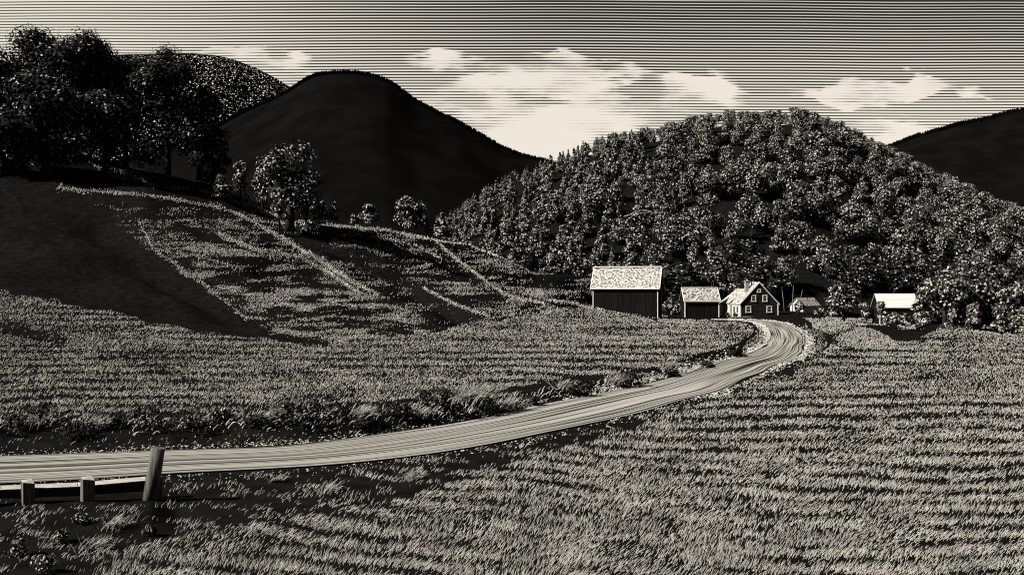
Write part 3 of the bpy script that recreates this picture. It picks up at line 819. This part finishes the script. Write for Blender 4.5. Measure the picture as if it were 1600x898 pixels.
bush(1522, 516, 472, 150, 34, 80, 'tall round bush peeking over the field crest', n=130)
bush(1560, 526, 500, 140, 30, 81, 'dark low bush behind the field crest', n=70)
bush(1592, 535, 492, 140, 34, 82, 'bush behind the field crest at the right picture edge', n=100)
bush(1046, 490, 463, 186, 26, 83, 'leafy bush in the gap between barn and shed', n=80)
bush(1060, 490, 472, 184, 18, 84, 'small pale bush against the left end of the shed', pb=.55, n=50)
# bare sapling stems behind the house
for i, (px, lean, top) in enumerate(((1226, -.12, 452), (1238, .04, 446), (1247, .2, 452))):
    x, y, z = put(px, 188); H = z_at(top, 188) - z
    mb = MB(); mb.tube([(0, 0, -.4), (lean * H * .4, 0, H * .45), (lean * H, 0, H)], [.09, .075, .03], 6)
    st = mb.build('sapling_stem', M['palebark'], smooth=True); st.location = (x, y, z)
    nm = 'bare_sapling'; st.name = nm
    tag(st, ['bare thin sapling leaning left beside the farmhouse', 'bare thin upright sapling between two leaning ones beside the farmhouse', 'bare thin sapling leaning right beside the white bush'][i], 'sapling', 'bare saplings beside the farmhouse')

# ------------------------------------------------------------------ buildings
def gable_roof(mb, x0, x1, y0, y1, ze, zr, th=.18, over=.0):
    """ridge along x; slab thickness th"""
    ym = (y0 + y1) / 2
    mb.hexa([(x0, y0, ze), (x1, y0, ze), (x1, ym, zr), (x0, ym, zr)], [(x0, y0, ze + th), (x1, y0, ze + th), (x1, ym, zr + th), (x0, ym, zr + th)])
    mb.hexa([(x0, ym + .002, zr), (x1, ym + .002, zr), (x1, y1, ze), (x0, y1, ze)], [(x0, ym + .002, zr + th), (x1, ym + .002, zr + th), (x1, y1, ze + th), (x0, y1, ze + th)])
def wall_body(mb, x0, x1, y0, y1, zb, ze, zr):
    ym = (y0 + y1) / 2
    mb.poly([(x0, y0, zb), (x1, y0, zb), (x1, y0, ze), (x0, y0, ze)]); mb.poly([(x1, y1, zb), (x0, y1, zb), (x0, y1, ze), (x1, y1, ze)])
    mb.poly([(x1, y0, zb), (x1, y1, zb), (x1, y1, ze), (x1, ym, zr), (x1, y0, ze)]); mb.poly([(x0, y1, zb), (x0, y0, zb), (x0, y0, ze), (x0, ym, zr), (x0, y1, ze)])

# barn: long side to the road, ridge along local x
YB = 170.0; s = YB / F
def px2(px, py, Y): return Vector(((px - CX) / F * Y, Y, z_at(py, Y)))
bl = px2(923, 449, YB + 1.6); th = math.radians(-15)
Lb = 108 * s * 1.0; Wb = 6.4; zb0 = z_at(496, YB)
barn = empty('barn', (bl.x, bl.y, zb0), th)
tag(barn, 'large dark weathered barn with a pale shingle roof on the slope left of the farmhouse', 'barn')
ze = z_at(451, YB) - zb0; zr = ze + 3.55
mb = MB(); wall_body(mb, .35, Lb - .35, .4, Wb - .4, -1.5, ze + .28, zr - .1); mb.build('wall', M['barnwood'], barn)
mb = MB(); gable_roof(mb, 0, Lb, 0, Wb, ze, zr, .16); mb.build('roof', M['shingle'], barn)
mb = MB(); mb.box(-.02, Lb + .02, Wb / 2 - .3, Wb / 2 + .3, zr + .08, zr + .24); mb.build('ridge_cap', M['trim'], barn)
mb = MB(); mb.box(-.02, Lb + .02, -.06, .2, ze - .06, ze + .235); mb.build('eave_board', M['trim'], barn)
def rake(x):
    mb = MB(); mb.hexa([(x - .07, -.02, ze - .05), (x + .07, -.02, ze - .05), (x + .07, Wb / 2, zr - .05), (x - .07, Wb / 2, zr - .05)],
                       [(x - .07, -.02, ze + .2), (x + .07, -.02, ze + .2), (x + .07, Wb / 2, zr + .2), (x - .07, Wb / 2, zr + .2)])
    mb.hexa([(x - .07, Wb / 2, zr - .05), (x + .07, Wb / 2, zr - .05), (x + .07, Wb + .02, ze - .05), (x - .07, Wb + .02, ze - .05)],
            [(x - .07, Wb / 2, zr + .2), (x + .07, Wb / 2, zr + .2), (x + .07, Wb + .02, ze + .2), (x - .07, Wb + .02, ze + .2)])
    mb.build('rake_board', M['trim'], barn)
rake(-.03); rake(Lb + .03)
for (x, y) in ((.33, .38), (Lb - .33, .38), (Lb - .33, Wb - .38)):
    mb = MB(); mb.box(x - .065, x + .065, y - .065, y + .065, -1.5, ze + .1); mb.build('corner_board', M['trim'], barn)

# woodshed
YS_ = 179.0; s2 = YS_ / F
p = px2(1069, 472, YS_); Ls = 57 * s2; Ws = 4.6; z0 = z_at(496, YS_)
shed = empty('woodshed', (p.x, p.y, z0), math.radians(2))
tag(shed, 'low dark woodshed with a pale shingle roof between barn and farmhouse', 'shed')
ze = z_at(471, YS_) - z0; zr = ze + 2.35
mb = MB(); wall_body(mb, .2, Ls - .2, .3, Ws - .3, -.8, ze + .2, zr - .1); mb.build('wall', M['barnwood'], shed)
mb = MB(); gable_roof(mb, 0, Ls, 0, Ws, ze, zr, .13); mb.build('roof', M['shingle'], shed)
mb = MB(); mb.box(-.01, Ls + .01, Ws / 2 - .14, Ws / 2 + .14, zr + .06, zr + .19); mb.build('ridge_cap', M['trim'], shed)
mb = MB(); mb.box(-.01, Ls + .01, -.04, .1, ze - .04, ze + .18); mb.build('eave_board', M['trim'], shed)
for x in (-.03, Ls + .03):
    mb = MB(); mb.hexa([(x - .05, -.02, ze - .05), (x + .05, -.02, ze - .05), (x + .05, Ws / 2, zr - .05), (x - .05, Ws / 2, zr - .05)],
                       [(x - .05, -.02, ze + .17), (x + .05, -.02, ze + .17), (x + .05, Ws / 2, zr + .17), (x - .05, Ws / 2, zr + .17)]); mb.build('rake_board', M['trim'], shed)
for x in (.2, Ls - .2):
    mb = MB(); mb.box(x - .08, x + .08, .2, .36, -.8, ze + .05); mb.build('corner_board', M['trim'], shed)

# farmhouse: gable faces the road; local x across the gable, y away
YH = 174.0; sh = YH / F
p = px2(1157, 495, YH); z0 = p.z; Wh = 60 * sh; thH = math.radians(5)
house = empty('farmhouse', (p.x, p.y, z0), thH)
tag(house, 'dark gabled farmhouse with white window frames and a white side wall at the road bend', 'house')
ze = 21.5 * sh; zr = ze + 32 * sh; Dh = 4.6
mb = MB()
mb.poly([(0, 0, -.6), (Wh, 0, -.6), (Wh, 0, ze), (Wh / 2, 0, zr), (0, 0, ze)])
mb.poly([(Wh, 0, -.6), (Wh, Dh, -.6), (Wh, Dh, ze), (Wh, 0, ze)])
mb.poly([(Wh, Dh, -.6), (0, Dh, -.6), (0, Dh, ze), (Wh / 2, Dh, zr), (Wh, Dh, ze)])
mb.build('gable_wall', M['gablewood'], house)
mb = MB(); mb.box(-.05, .0, .02, Dh, -.6, ze - .03); mb.build('side_wall', M['whitewall'], house)
def slope_roof(y0, y1, W, ze, zr, th, over, name, parent, material, x0=0.0):
    mb = MB(); k = (zr - ze) / (W / 2)
    xo = -over; zo = ze - over * k
    mb.hexa([(x0 + xo, y0, zo), (x0 + W / 2, y0, zr), (x0 + W / 2, y1, zr), (x0 + xo, y1, zo)], [(x0 + xo, y0, zo + th), (x0 + W / 2, y0, zr + th), (x0 + W / 2, y1, zr + th), (x0 + xo, y1, zo + th)])
    mb.hexa([(x0 + W / 2 + .002, y0, zr), (x0 + W - xo, y0, zo), (x0 + W - xo, y1, zo), (x0 + W / 2 + .002, y1, zr)], [(x0 + W / 2 + .002, y0, zr + th), (x0 + W - xo, y0, zo + th), (x0 + W - xo, y1, zo + th), (x0 + W / 2 + .002, y1, zr + th)])
    return mb.build(name, material, parent)
roof = slope_roof(-.12, Dh + .1, Wh, ze, zr, .13, .22, 'roof', house, M['shingle2'])
def rakeb(sgn):
    mb = MB(); k = (zr - ze) / (Wh / 2); a = (-.24 if sgn < 0 else Wh + .24); za = ze - .24 * k
    mb.hexa([(a, -.2, za - .08), (Wh / 2, -.2, zr - .08), (Wh / 2, -.125, zr - .08), (a, -.125, za - .08)], [(a, -.2, za + .16), (Wh / 2, -.2, zr + .16), (Wh / 2, -.125, zr + .16), (a, -.125, za + .16)])
    mb.build('rake_board', M['trim'], house)
rakeb(-1); rakeb(1)
for x in (.0, Wh):
    mb = MB(); mb.box(x - .09, x + .09, -.07, .06, -.3, ze - .1); mb.build('corner_board', M['trim'], house)
mb = MB(); mb.box(.4, Wh + .1, -.05, -.004, -.12, .06); mb.build('sill_board', M['trim'], house)
def window(parent, cx, cz, w, h, y=-.03, muntin=True):
    pane = MB(); pane.box(cx - w / 2, cx + w / 2, y, y + .02, cz - h / 2, cz + h / 2)
    t = .15; fr = MB()
    fr.box(cx - w / 2 - t, cx - w / 2, y - .05, y + .02, cz - h / 2, cz + h / 2); fr.box(cx + w / 2, cx + w / 2 + t, y - .05, y + .02, cz - h / 2, cz + h / 2)
    fr.box(cx - w / 2 - t, cx + w / 2 + t, y - .051, y + .021, cz + h / 2, cz + h / 2 + t)
    if muntin: fr.box(cx - w / 2, cx + w / 2, y - .02, y - .002, cz - .025, cz + .025)
    sill = MB(); sill.box(cx - w / 2 - t - .05, cx + w / 2 + t + .05, y - .09, y + .022, cz - h / 2 - t, cz - h / 2 - .002)
    f = fr.build('window', M['trim'], parent); pane.build('pane', M['pane'], f); sill.build('sill', M['trim'], f)
    return f
def g2(px, py): return ((px - 1157) * sh, (495 - py) * sh)
for (a, b, w, h, mu) in ((1169.5, 483, 6, 8, True), (1203, 483, 6, 8, True), (1178, 466, 5, 8, True), (1196, 466, 5, 8, True), (1186.5, 454, 3.4, 3.2, False)):
    x, z = g2(a, b); window(house, x, z, w * sh, h * sh, muntin=mu)
def side_window(parent, yc, zc, w, h, x=-.055):
    fr = MB(); t = .1
    fr.box(x - .05, x, yc - w / 2 - t, yc - w / 2, zc - h / 2, zc + h / 2); fr.box(x - .05, x, yc + w / 2, yc + w / 2 + t, zc - h / 2, zc + h / 2)
    fr.box(x - .051, x, yc - w / 2 - t, yc + w / 2 + t, zc + h / 2, zc + h / 2 + t); fr.box(x - .08, x, yc - w / 2 - t, yc + w / 2 + t, zc - h / 2 - t, zc - h / 2)
    f = fr.build('window', M['trim'], parent); pn = MB(); pn.box(x - .02, x - .002, yc - w / 2, yc + w / 2, zc - h / 2, zc + h / 2); pn.build('pane', M['pane'], f)
side_window(house, 1.45, 1.2, .95, 1.15)
d = MB(); d.box(-.075, -.052, 2.75, 3.75, -.2, 1.75); dr_ = d.build('door', M['doorwood'], house)
d = MB(); d.box(-.11, -.052, 2.63, 2.745, -.2, 1.86); d.box(-.11, -.052, 3.755, 3.87, -.2, 1.86); d.box(-.111, -.052, 2.75, 3.75, 1.76, 1.86); d.build('door_frame', M['trim'], dr_)
d = MB(); d.box(-.75, -.056, 2.5, 4.0, -.5, -.15); d.build('doorstep', M['stone'], house)
# lower wing behind
We = Wh * .62; ex0 = -.45
mb = MB(); zer = ze - .05; zrr = zr - 1.15
mb.poly([(ex0, Dh + .1, -.6), (ex0, Dh + 5.6, -.6), (ex0, Dh + 5.6, zer), (ex0, Dh + .1, zer)]); mb.poly([(ex0 + .004, Dh + .1, -.6), (-.05, Dh + .1, -.6), (-.05, Dh + .1, zer), (ex0 + .004, Dh + .1, zer)])
mb.poly([(ex0, Dh + 5.6, -.6), (Wh, Dh + 5.6, -.6), (Wh, Dh + 5.6, zer), (Wh / 2 - .2, Dh + 5.6, zrr), (ex0, Dh + 5.6, zer)])
wing = mb.build('wing', M['whitewall'], house)
slope_roof(Dh + .12, Dh + 5.8, Wh - .4 - ex0 * 0, zer, zrr, .12, .2, 'wing_roof', wing, M['shingle2'], x0=ex0)
side_window(wing, Dh + 3.0, 1.2, .9, 1.15, x=ex0 - .005)
ch = MB(); ch.box(Wh / 2 - 1.75, Wh / 2 - 1.05, 1.9, 2.6, zr - 1.9, zr + .35); ch.box(Wh / 2 - 1.83, Wh / 2 - .97, 1.82, 2.68, zr + .22, zr + .34)
ch.build('chimney', M['brick'], roof)
ch = MB(); ch.tube([(Wh / 2 - .62, 2.2, zr - .8), (Wh / 2 - .62, 2.2, zr + .3)], [.09, .09], 8); ch.build('stove_pipe', M['doorwood'], roof)
# foundation bushes along the white wall
for i, (yy, lab) in enumerate(((.5, 'dark little bush at the near corner of the white farmhouse wall'), (4.9, 'dark little bush against the farmhouse wing below its window'))):
    R_ = Matrix.Rotation(thH, 3, 'Z'); q = R_ @ Vector((-.75, yy, 0))
    b = empty('bush', (p.x + q.x, p.y + q.y, z0 - .1)); tag(b, lab, 'bush')
    crown_mesh('crown', decid_clumps(.5, .75, np.random.default_rng(400 + i), 5, 30, .02), .12, 401 + i, .15, parent=b)

# small white-gabled house
Y4 = 199.0; s4 = Y4 / F
p4 = px2(1255, 488, Y4); c = empty('cottage', (p4.x, p4.y, p4.z), math.radians(40))
tag(c, 'small cottage with a bright white gable half hidden by bushes', 'cottage')
W4, L4 = 3.0, 5.6; ze = 11 * s4; zr = 22 * s4
# local: gable at x=0 facing -x ; ridge along +x
mb = MB(); ym = W4 / 2
mb.poly([(0, W4, -.5), (0, 0, -.5), (0, 0, ze), (0, ym, zr), (0, W4, ze)]); mb.poly([(0, 0, -.5), (L4, 0, -.5), (L4, 0, ze), (0, 0, ze)])
mb.poly([(L4, 0, -.5), (L4, W4, -.5), (L4, W4, ze), (L4, ym, zr), (L4, 0, ze)]); mb.poly([(L4, W4, -.5), (0, W4, -.5), (0, W4, ze), (L4, W4, ze)])
mb.build('wall', M['whitewall'], c)
mb = MB(); gable_roof(mb, -.2, L4 + .2, -.2, W4 + .2, ze - .2, zr + .02, .1); mb.build('roof', M['shingle'], c)
# bright-roofed shed
Y5 = 168.0; s5 = Y5 / F
p5 = px2(1373, 481, Y5); z0 = z_at(499, Y5); L5 = 62 * s5; W5 = 5.0
sh5 = empty('tin_roofed_shed', (p5.x, p5.y, z0), math.radians(-4)); tag(sh5, 'dark shed with a bright plain sheet roof under the right-hand trees', 'shed')
ze = z_at(481, Y5) - z0; zr = ze + 2.25
mb = MB(); wall_body(mb, .25, L5 - .25, .3, W5 - .3, -.8, ze + .2, zr - .1); mb.build('wall', M['barnwood'], sh5)
mb = MB(); gable_roof(mb, 0, L5, 0, W5, ze, zr, .1); mb.build('roof', M['metalroof'], sh5)
mb = MB(); mb.box(.17, .33, .2, .36, -.8, ze + .05); mb.build('corner_board', M['trim'], sh5)

# ------------------------------------------------------------------ roadside guard fence
YFn = 24.0; sf = YFn / F
def fpt(px, py, Y=YFn): return px2(px, py, Y)
fence = empty('guard_fence', tuple(fpt(235, 775))); tag(fence, 'weathered wooden guard rail fence ending in a tall leaning post at the lower left', 'fence')
fo = Vector(fence.location)
def fpart(mb, name, m, label=None, bev=.012):
    if name == 'post': mb.m[1] = 1; m = [m, M['lit_top_wood']]  # post top face takes the paler wood that imitates sunlight
    o = mb.build(name, m, fence, bevel=bev)
    if label: o["label"] = label
    return o
def post(px0, px1, ptop, pbot, Y, rz=.62, depth=.26):
    a = fpt((px0 + px1) / 2, ptop, Y) - fo; zbm = fpt(0, pbot, Y).z - fo.z
    w = (px1 - px0) * Y / F * .82; R = Matrix.Rotation(rz, 3, 'Z'); mb = MB()
    q = [R @ Vector(v) for v in ((-w / 2, -depth / 2, 0), (w / 2, -depth / 2, 0), (w / 2, depth / 2, 0), (-w / 2, depth / 2, 0))]
    mb.hexa([(v.x + a.x, v.y + a.y, zbm) for v in q], [(v.x + a.x, v.y + a.y, a.z - (.05 if i in (1,) else 0) + (.02 if i > 1 else 0)) for i, v in enumerate(q)])
    return mb
fpart(post(33, 54, 751, 812, 22.8), 'post', M['fencewood'])
fpart(post(126, 148, 746, 806, 23.35), 'post', M['fencewood'])
fpart(post(240, 253, 741, 800, 24.6, depth=.2), 'post', M['fencewood'], 'short stub post behind the tall leaning one')
mb = MB()
b0 = fpt(232, 796, 24.1) - fo; t0_ = fpt(247, 699, 24.1) - fo
mb.tube([tuple(b0), tuple(b0.lerp(t0_, .5)), tuple(t0_)], [.175, .17, .16], 14)
o = mb.build('post', M['fencewood'], fence, smooth=False); o["label"] = 'tall round leaning end post'
o.data.polygons.foreach_set("use_smooth", [len(pp.vertices) == 4 for pp in o.data.polygons])
rp = [(-120, 769, 784), (0, 764.5, 779), (121, 759.5, 774.5), (228, 750, 767)]
for (xa, ta, ba), (xb, tb, bb) in zip(rp, rp[1:]):
    YA, YB_ = (22.6 + 1.5 * q / 228 for q in (xa, xb)); A0, A1 = fpt(xa, ba, YA) - fo, fpt(xa, ta, YA) - fo; B0, B1 = fpt(xb, bb, YB_) - fo, fpt(xb, tb, YB_) - fo
    d = Vector((-.1, .24, 0)); d2 = Vector((-.1, .27, .045))
    mb = MB(); mb.hexa([A0, B0, B0 + d, A0 + d], [A1, B1, B1 + d2, A1 + d2]); mb.m[1] = 1; fpart(mb, 'rail', [M['rail_shade_side'], M['lit_top_wood']])  # pale top over dark sides: light and shade are in the colours

# tussocks and weeds
def tussock(px, py, r, seed, label, n=110, name='grass_tussock', Y=None, group=None):
    if Y is None: X, Y = ground_pt(px, py)
    else: X = (px - CX) / F * Y
    rng = np.random.default_rng(seed); z = float(zq(X, Y))
    x = rng.normal(0, r * .45, n); y = rng.normal(0, r * .35, n)
    o = blades(name, x, y, r * rng.uniform(.7, 1.35, n), np.full(n, 2.5 * Y / F) * rng.uniform(.7, 1.2, n), np.clip(rng.normal(1.05, .3, n), .3, 1.75),
               rng.uniform(.4, 1.1, n), [M['grass2'], M['straw']], label, 'grass tussock', seg=4, midx=(rng.random(n) < .3).astype(int), kind=None, z=np.full(n, -.03), group=group,
               az=np.where(rng.random(n) < .72, rng.normal(-.1, .5, n), rng.normal(3.0, .5, n)))
    o.location = (X, Y, z)
    return o
GT = 'big grass tussocks on the roadside bank'
for i, (px, py, r, lab) in enumerate((
    (55, 668, .55, 'arching grass tussock on the bank at the far left'), (150, 668, .5, 'arching grass tussock on the bank above the shorter fence posts'),
    (300, 668, .42, 'small grass tussock on the bank right of the tall post'), (420, 660, .5, 'grass tussock on the bank left of the middle of the dark bank'),
    (560, 655, .5, 'grass tussock on the dark bank above the straight road'), (650, 655, .45, 'upright tuft low on the bank beside the road'),
    (735, 632, .8, 'largest mop-headed grass tussock on the bank'), (790, 640, .6, 'grass tussock right beside the largest one on the bank'),
    (880, 612, .5, 'grass tussock where the bank starts to narrow'), (960, 600, .55, 'grass tussock on the narrow bank before the bend'),
    (1040, 580, .6, 'grass tussock at the start of the road bend'))):
    tussock(px, py, r, 500 + i, lab, group=GT, n=120 if r < .7 else 220)
GB = 'low dark bushes on the bank along the far side of the road'
for i, px in enumerate((15, 68, 120, 178, 232, 290, 345, 400, 455, 512, 566, 622, 680, 760, 830, 905, 985, 1050, 1105, 1150)):
    Yb = float(np.interp(px, PXC, Yr)) + 2.0 + .5 * math.sin(i * 2.3); xb = (px - CX) / F * Yb; wb = .75 + .3 * math.sin(i * 1.7)
    b = empty('bank_bush', (xb, Yb, float(zq(xb, Yb)) - .08)); tag(b, 'low dark scrubby bush on the bank along the far edge of the road', 'bush', GB)
    crown_mesh('foliage', decid_clumps(wb * 1.15, wb * .9, np.random.default_rng(620 + i), 7, 44, .02), 2.3 * Yb / F, 620 + i, .07, parent=b, mats=[M['leaf'], M['leaf_black'], M['bark']])
    mb = MB(); mb.tube([(0, 0, -.05), (.02, 0, wb * .5)], [.02, .01], 5); mb.build('stem', M['bark'], b)
GV = 'grass tufts on the dark verge below the fence'
for i, (px, py, r, lab) in enumerate(((175, 828, .34, 'arching tuft in the weeds below the shorter posts'), (150, 862, .32, 'tuft at the lower edge of the weeds'), (510, 770, .30, 'tuft on the verge right of the fence shadow'),
    (430, 755, .25, 'low tuft close to the road edge right of the tall post'), (640, 750, .3, 'tuft on the verge before the middle of the field'))):
    tussock(px, py, r, 540 + i, lab, group=GV, n=60)
GW = 'leafy weeds in the lower left corner'
for i, (px, py, w, lab) in enumerate(((30, 872, .5, 'leafy dark weed in the lower left corner'), (95, 850, .42, 'leafy dark weed below the second fence post'), (125, 822, .36, 'small leafy weed under the fence rail'), (70, 896, .5, 'leafy dark weed at the bottom edge of the picture'), (235, 838, .3, 'small leafy weed below the tall leaning post'))):
    X, Y = ground_pt(px, py); b = empty('leafy_weed', (X, Y, float(zq(X, Y)) - .03)); tag(b, lab, 'weed', GW)
    crown_mesh('foliage', decid_clumps(w * .6, w * .75, np.random.default_rng(560 + i), 6, 34, .02), 2.6 * Y / F, 560 + i, .35, parent=b)
    mb = MB(); mb.tube([(0, 0, -.05), (.02, 0, w * .5)], [.012, .006], 5); mb.build('stem', M['bark'], b)

# ------------------------------------------------------------------ sun and sky
SUN = Vector((-.74, -.29, .60)).normalized()
sun = bpy.data.lights.new('sun', 'SUN'); sun.energy = 5.0; sun.angle = math.radians(.5); sun.color = (1, .945, .845)
so = bpy.data.objects.new('sun', sun); col.objects.link(so)
so.rotation_euler = SUN.to_track_quat('Z', 'Y').to_euler()
w = bpy.data.worlds.new("World"); scene.world = w; w.use_nodes = True
nt = w.node_tree; nt.nodes.clear()
def nd(t, **k):
    n = nt.nodes.new(t)
    for a, b in k.items(): setattr(n, a, b)
    return n
def ma(op, a, b=None, c=None, clamp=False):
    n = nd("ShaderNodeMath", operation=op, use_clamp=clamp)
    for i, v in enumerate((a, b, c)):
        if v is None: continue
        if isinstance(v, (int, float)): n.inputs[i].default_value = v
        else: nt.links.new(v, n.inputs[i])
    return n.outputs[0]
def mr(v, a, b, c, d, smooth=False):
    n = nd("ShaderNodeMapRange"); n.clamp = True
    if smooth: n.interpolation_type = 'SMOOTHSTEP'
    nt.links.new(v, n.inputs[0])
    for i, q in enumerate((a, b, c, d)):
        if isinstance(q, (int, float)): n.inputs[i + 1].default_value = q
        else: nt.links.new(q, n.inputs[i + 1])
    return n.outputs[0]
tc = nd("ShaderNodeTexCoord"); sep = nd("ShaderNodeSeparateXYZ"); nt.links.new(tc.outputs["Generated"], sep.inputs[0])
dx, dy, dz = sep.outputs
ay = ma('MAXIMUM', ma('ABSOLUTE', dy), .12)
# cloud streets run along x at constant height, so they show as level bands
v = ma('DIVIDE', dz, ay); u = ma('DIVIDE', dx, ay)
cmb = nd("ShaderNodeCombineXYZ"); nt.links.new(u, cmb.inputs[0]); nt.links.new(v, cmb.inputs[1])
def noise(sx, sy, detail=3, off=0.0):
    mp = nd("ShaderNodeMapping"); mp.inputs["Scale"].default_value = (sx, sy, 1); mp.inputs["Location"].default_value = (off, off * .7, 0)
    nt.links.new(cmb.outputs[0], mp.inputs[0])
    n = nd("ShaderNodeTexNoise"); n.inputs["Scale"].default_value = 1; n.inputs["Detail"].default_value = detail
    nt.links.new(mp.outputs[0], n.inputs["Vector"]); return n.outputs["Fac"]
nz = noise(14, 40, 5); nz2 = noise(22, 60, 3, 4.2); nl = noise(1.6, 2, 2, 1.1); nline = noise(7, 420, 2, 2.0)
# lift of cloud by blobs: (px, py, rx, ry, amount)
BL = [(690, 94, 55, 10, .45), (860, 130, 75, 26, .5), (878, 93, 26, 9, .45), (830, 100, 34, 10, .3), (972, 112, 40, 9, .35), (730, 152, 75, 20, .5), (840, 225, 80, 26, .5),
      (925, 178, 65, 16, .4), (850, 162, 40, 10, -.35), (985, 145, 50, 12, -.12), (1080, 150, 60, 22, .4), (1076, 125, 24, 9, .35), (1120, 140, 30, 12, .25), (1338, 138, 30, 16, .45), (1300, 155, 26, 8, .3),
      (1440, 128, 20, 14, .5), (1405, 150, 36, 12, .4), (1470, 130, 34, 9, .2), (1515, 147, 28, 6, .3), (1395, 210, 70, 20, .4), (355, 78, 36, 8, .35), (400, 95, 60, 10, .3), (458, 99, 22, 8, .35), (420, 124, 40, 10, .3), (480, 150, 30, 8, .3), (1250, 150, 60, 10, .15)]
wu = ma('ADD', u, ma('MULTIPLY', ma('SUBTRACT', nz, .5), .075)); wv = ma('ADD', v, ma('MULTIPLY', ma('SUBTRACT', nz2, .5), .042))
acc = None
for px, py, rx, ry, a in BL:
    cu, cv = (px - CX) / F, (CY - py) / F
    q1 = ma('MULTIPLY', ma('SUBTRACT', wu, cu), F / (rx * 1.15)); q2 = ma('MULTIPLY', ma('SUBTRACT', wv, cv), F / (ry * 1.2))
    e = ma('MULTIPLY', ma('EXPONENT', ma('MULTIPLY', ma('MULTIPLY_ADD', q1, q1, ma('MULTIPLY', q2, q2)), -.8)), a * .85)
    acc = e if acc is None else ma('ADD', acc, e)
tt = mr(u, -.5, .10, .66, .27, True)
tone = ma('ADD', tt, ma('MULTIPLY', ma('SUBTRACT', .84, tt), mr(v, .265, .12, 0, 1)))
tone = ma('ADD', tone, ma('MULTIPLY', ma('SUBTRACT', nl, .5), .10))
nz3 = noise(10, 30, 4, 7.3)
tone = ma('ADD', tone, ma('ADD', ma('MULTIPLY', mr(acc, .11, .31, 0, 1, True), mr(nz3, .37, .58, .06, .72)), ma('MULTIPLY', ma('MINIMUM', acc, 0.0), .8)))
tone = ma('ADD', tone, ma('MULTIPLY', ma('SUBTRACT', nline, .5), .12))
tone = ma('MINIMUM', ma('MAXIMUM', tone, .22), 1.35)
warp = ma('ADD', ma('MULTIPLY', ma('SUBTRACT', nl, .5), .010), ma('MULTIPLY', u, .002))
per = 4.4 / F
ph = ma('DIVIDE', ma('ADD', v, warp), per)
tri = ma('MULTIPLY', ma('ABSOLUTE', ma('SUBTRACT', ma('FRACT', ph), .5)), 2.0)
edge0 = ma('SUBTRACT', tone, .30); edge1 = ma('ADD', tone, .24)
line = mr(tri, edge0, edge1, 1.0, 0.0, True)
# above the frame the bands merge into an even dark sky
mixhi = mr(v, .32, .55, 0, 1)
val = ma('ADD', ma('MULTIPLY', line, ma('SUBTRACT', 1.0, mixhi)), ma('MULTIPLY', mixhi, .40))
val = ma('ADD', ma('MULTIPLY', val, .975), .025)
sky = nd("ShaderNodeTexSky", sky_type='NISHITA'); sky.sun_disc = False
sky.sun_elevation = math.asin(SUN.z); sky.sun_rotation = math.atan2(SUN.x, SUN.y)
bw = nd("ShaderNodeRGBToBW"); nt.links.new(sky.outputs[0], bw.inputs[0])
lum = ma('ADD', ma('MULTIPLY', ma('MINIMUM', bw.outputs[0], 6.0), .06), 1.92)
lum = ma('MULTIPLY', ma('MULTIPLY', lum, val), mr(dy, -.2, .1, .4, 1.0))
cc = nd("ShaderNodeMix", data_type='RGBA'); cc.blend_type = 'MULTIPLY'; cc.inputs[0].default_value = 1.0
cb = nd("ShaderNodeCombineColor"); [nt.links.new(lum, cb.inputs[i]) for i in range(3)]
nt.links.new(cb.outputs[0], cc.inputs[6]); cc.inputs[7].default_value = (1, .935, .815, 1)
bg = nd("ShaderNodeBackground"); bg.inputs["Strength"].default_value = .1
nt.links.new(cc.outputs[2], bg.inputs[0])
ow = nd("ShaderNodeOutputWorld"); nt.links.new(bg.outputs[0], ow.inputs[0])

# ------------------------------------------------------------------ camera and render settings
cam = bpy.data.cameras.new('camera'); cam.lens = 36; cam.sensor_width = 36; cam.clip_start = .5; cam.clip_end = 12000
co = bpy.data.objects.new('camera', cam); co.location = (0, 0, CH); co.rotation_euler = (math.radians(90), 0, 0); col.objects.link(co)
scene.camera = co
vs_ = scene.view_settings
vs_.view_transform = 'Standard'; vs_.look = 'None'; vs_.gamma = 1; vs_.use_curve_mapping = False; vs_.exposure = 2.0
cy = scene.cycles
cy.max_bounces = 3; cy.diffuse_bounces = 2; cy.use_denoising = False
cy.pixel_filter_type = 'BLACKMAN_HARRIS'; cy.filter_width = 1.1
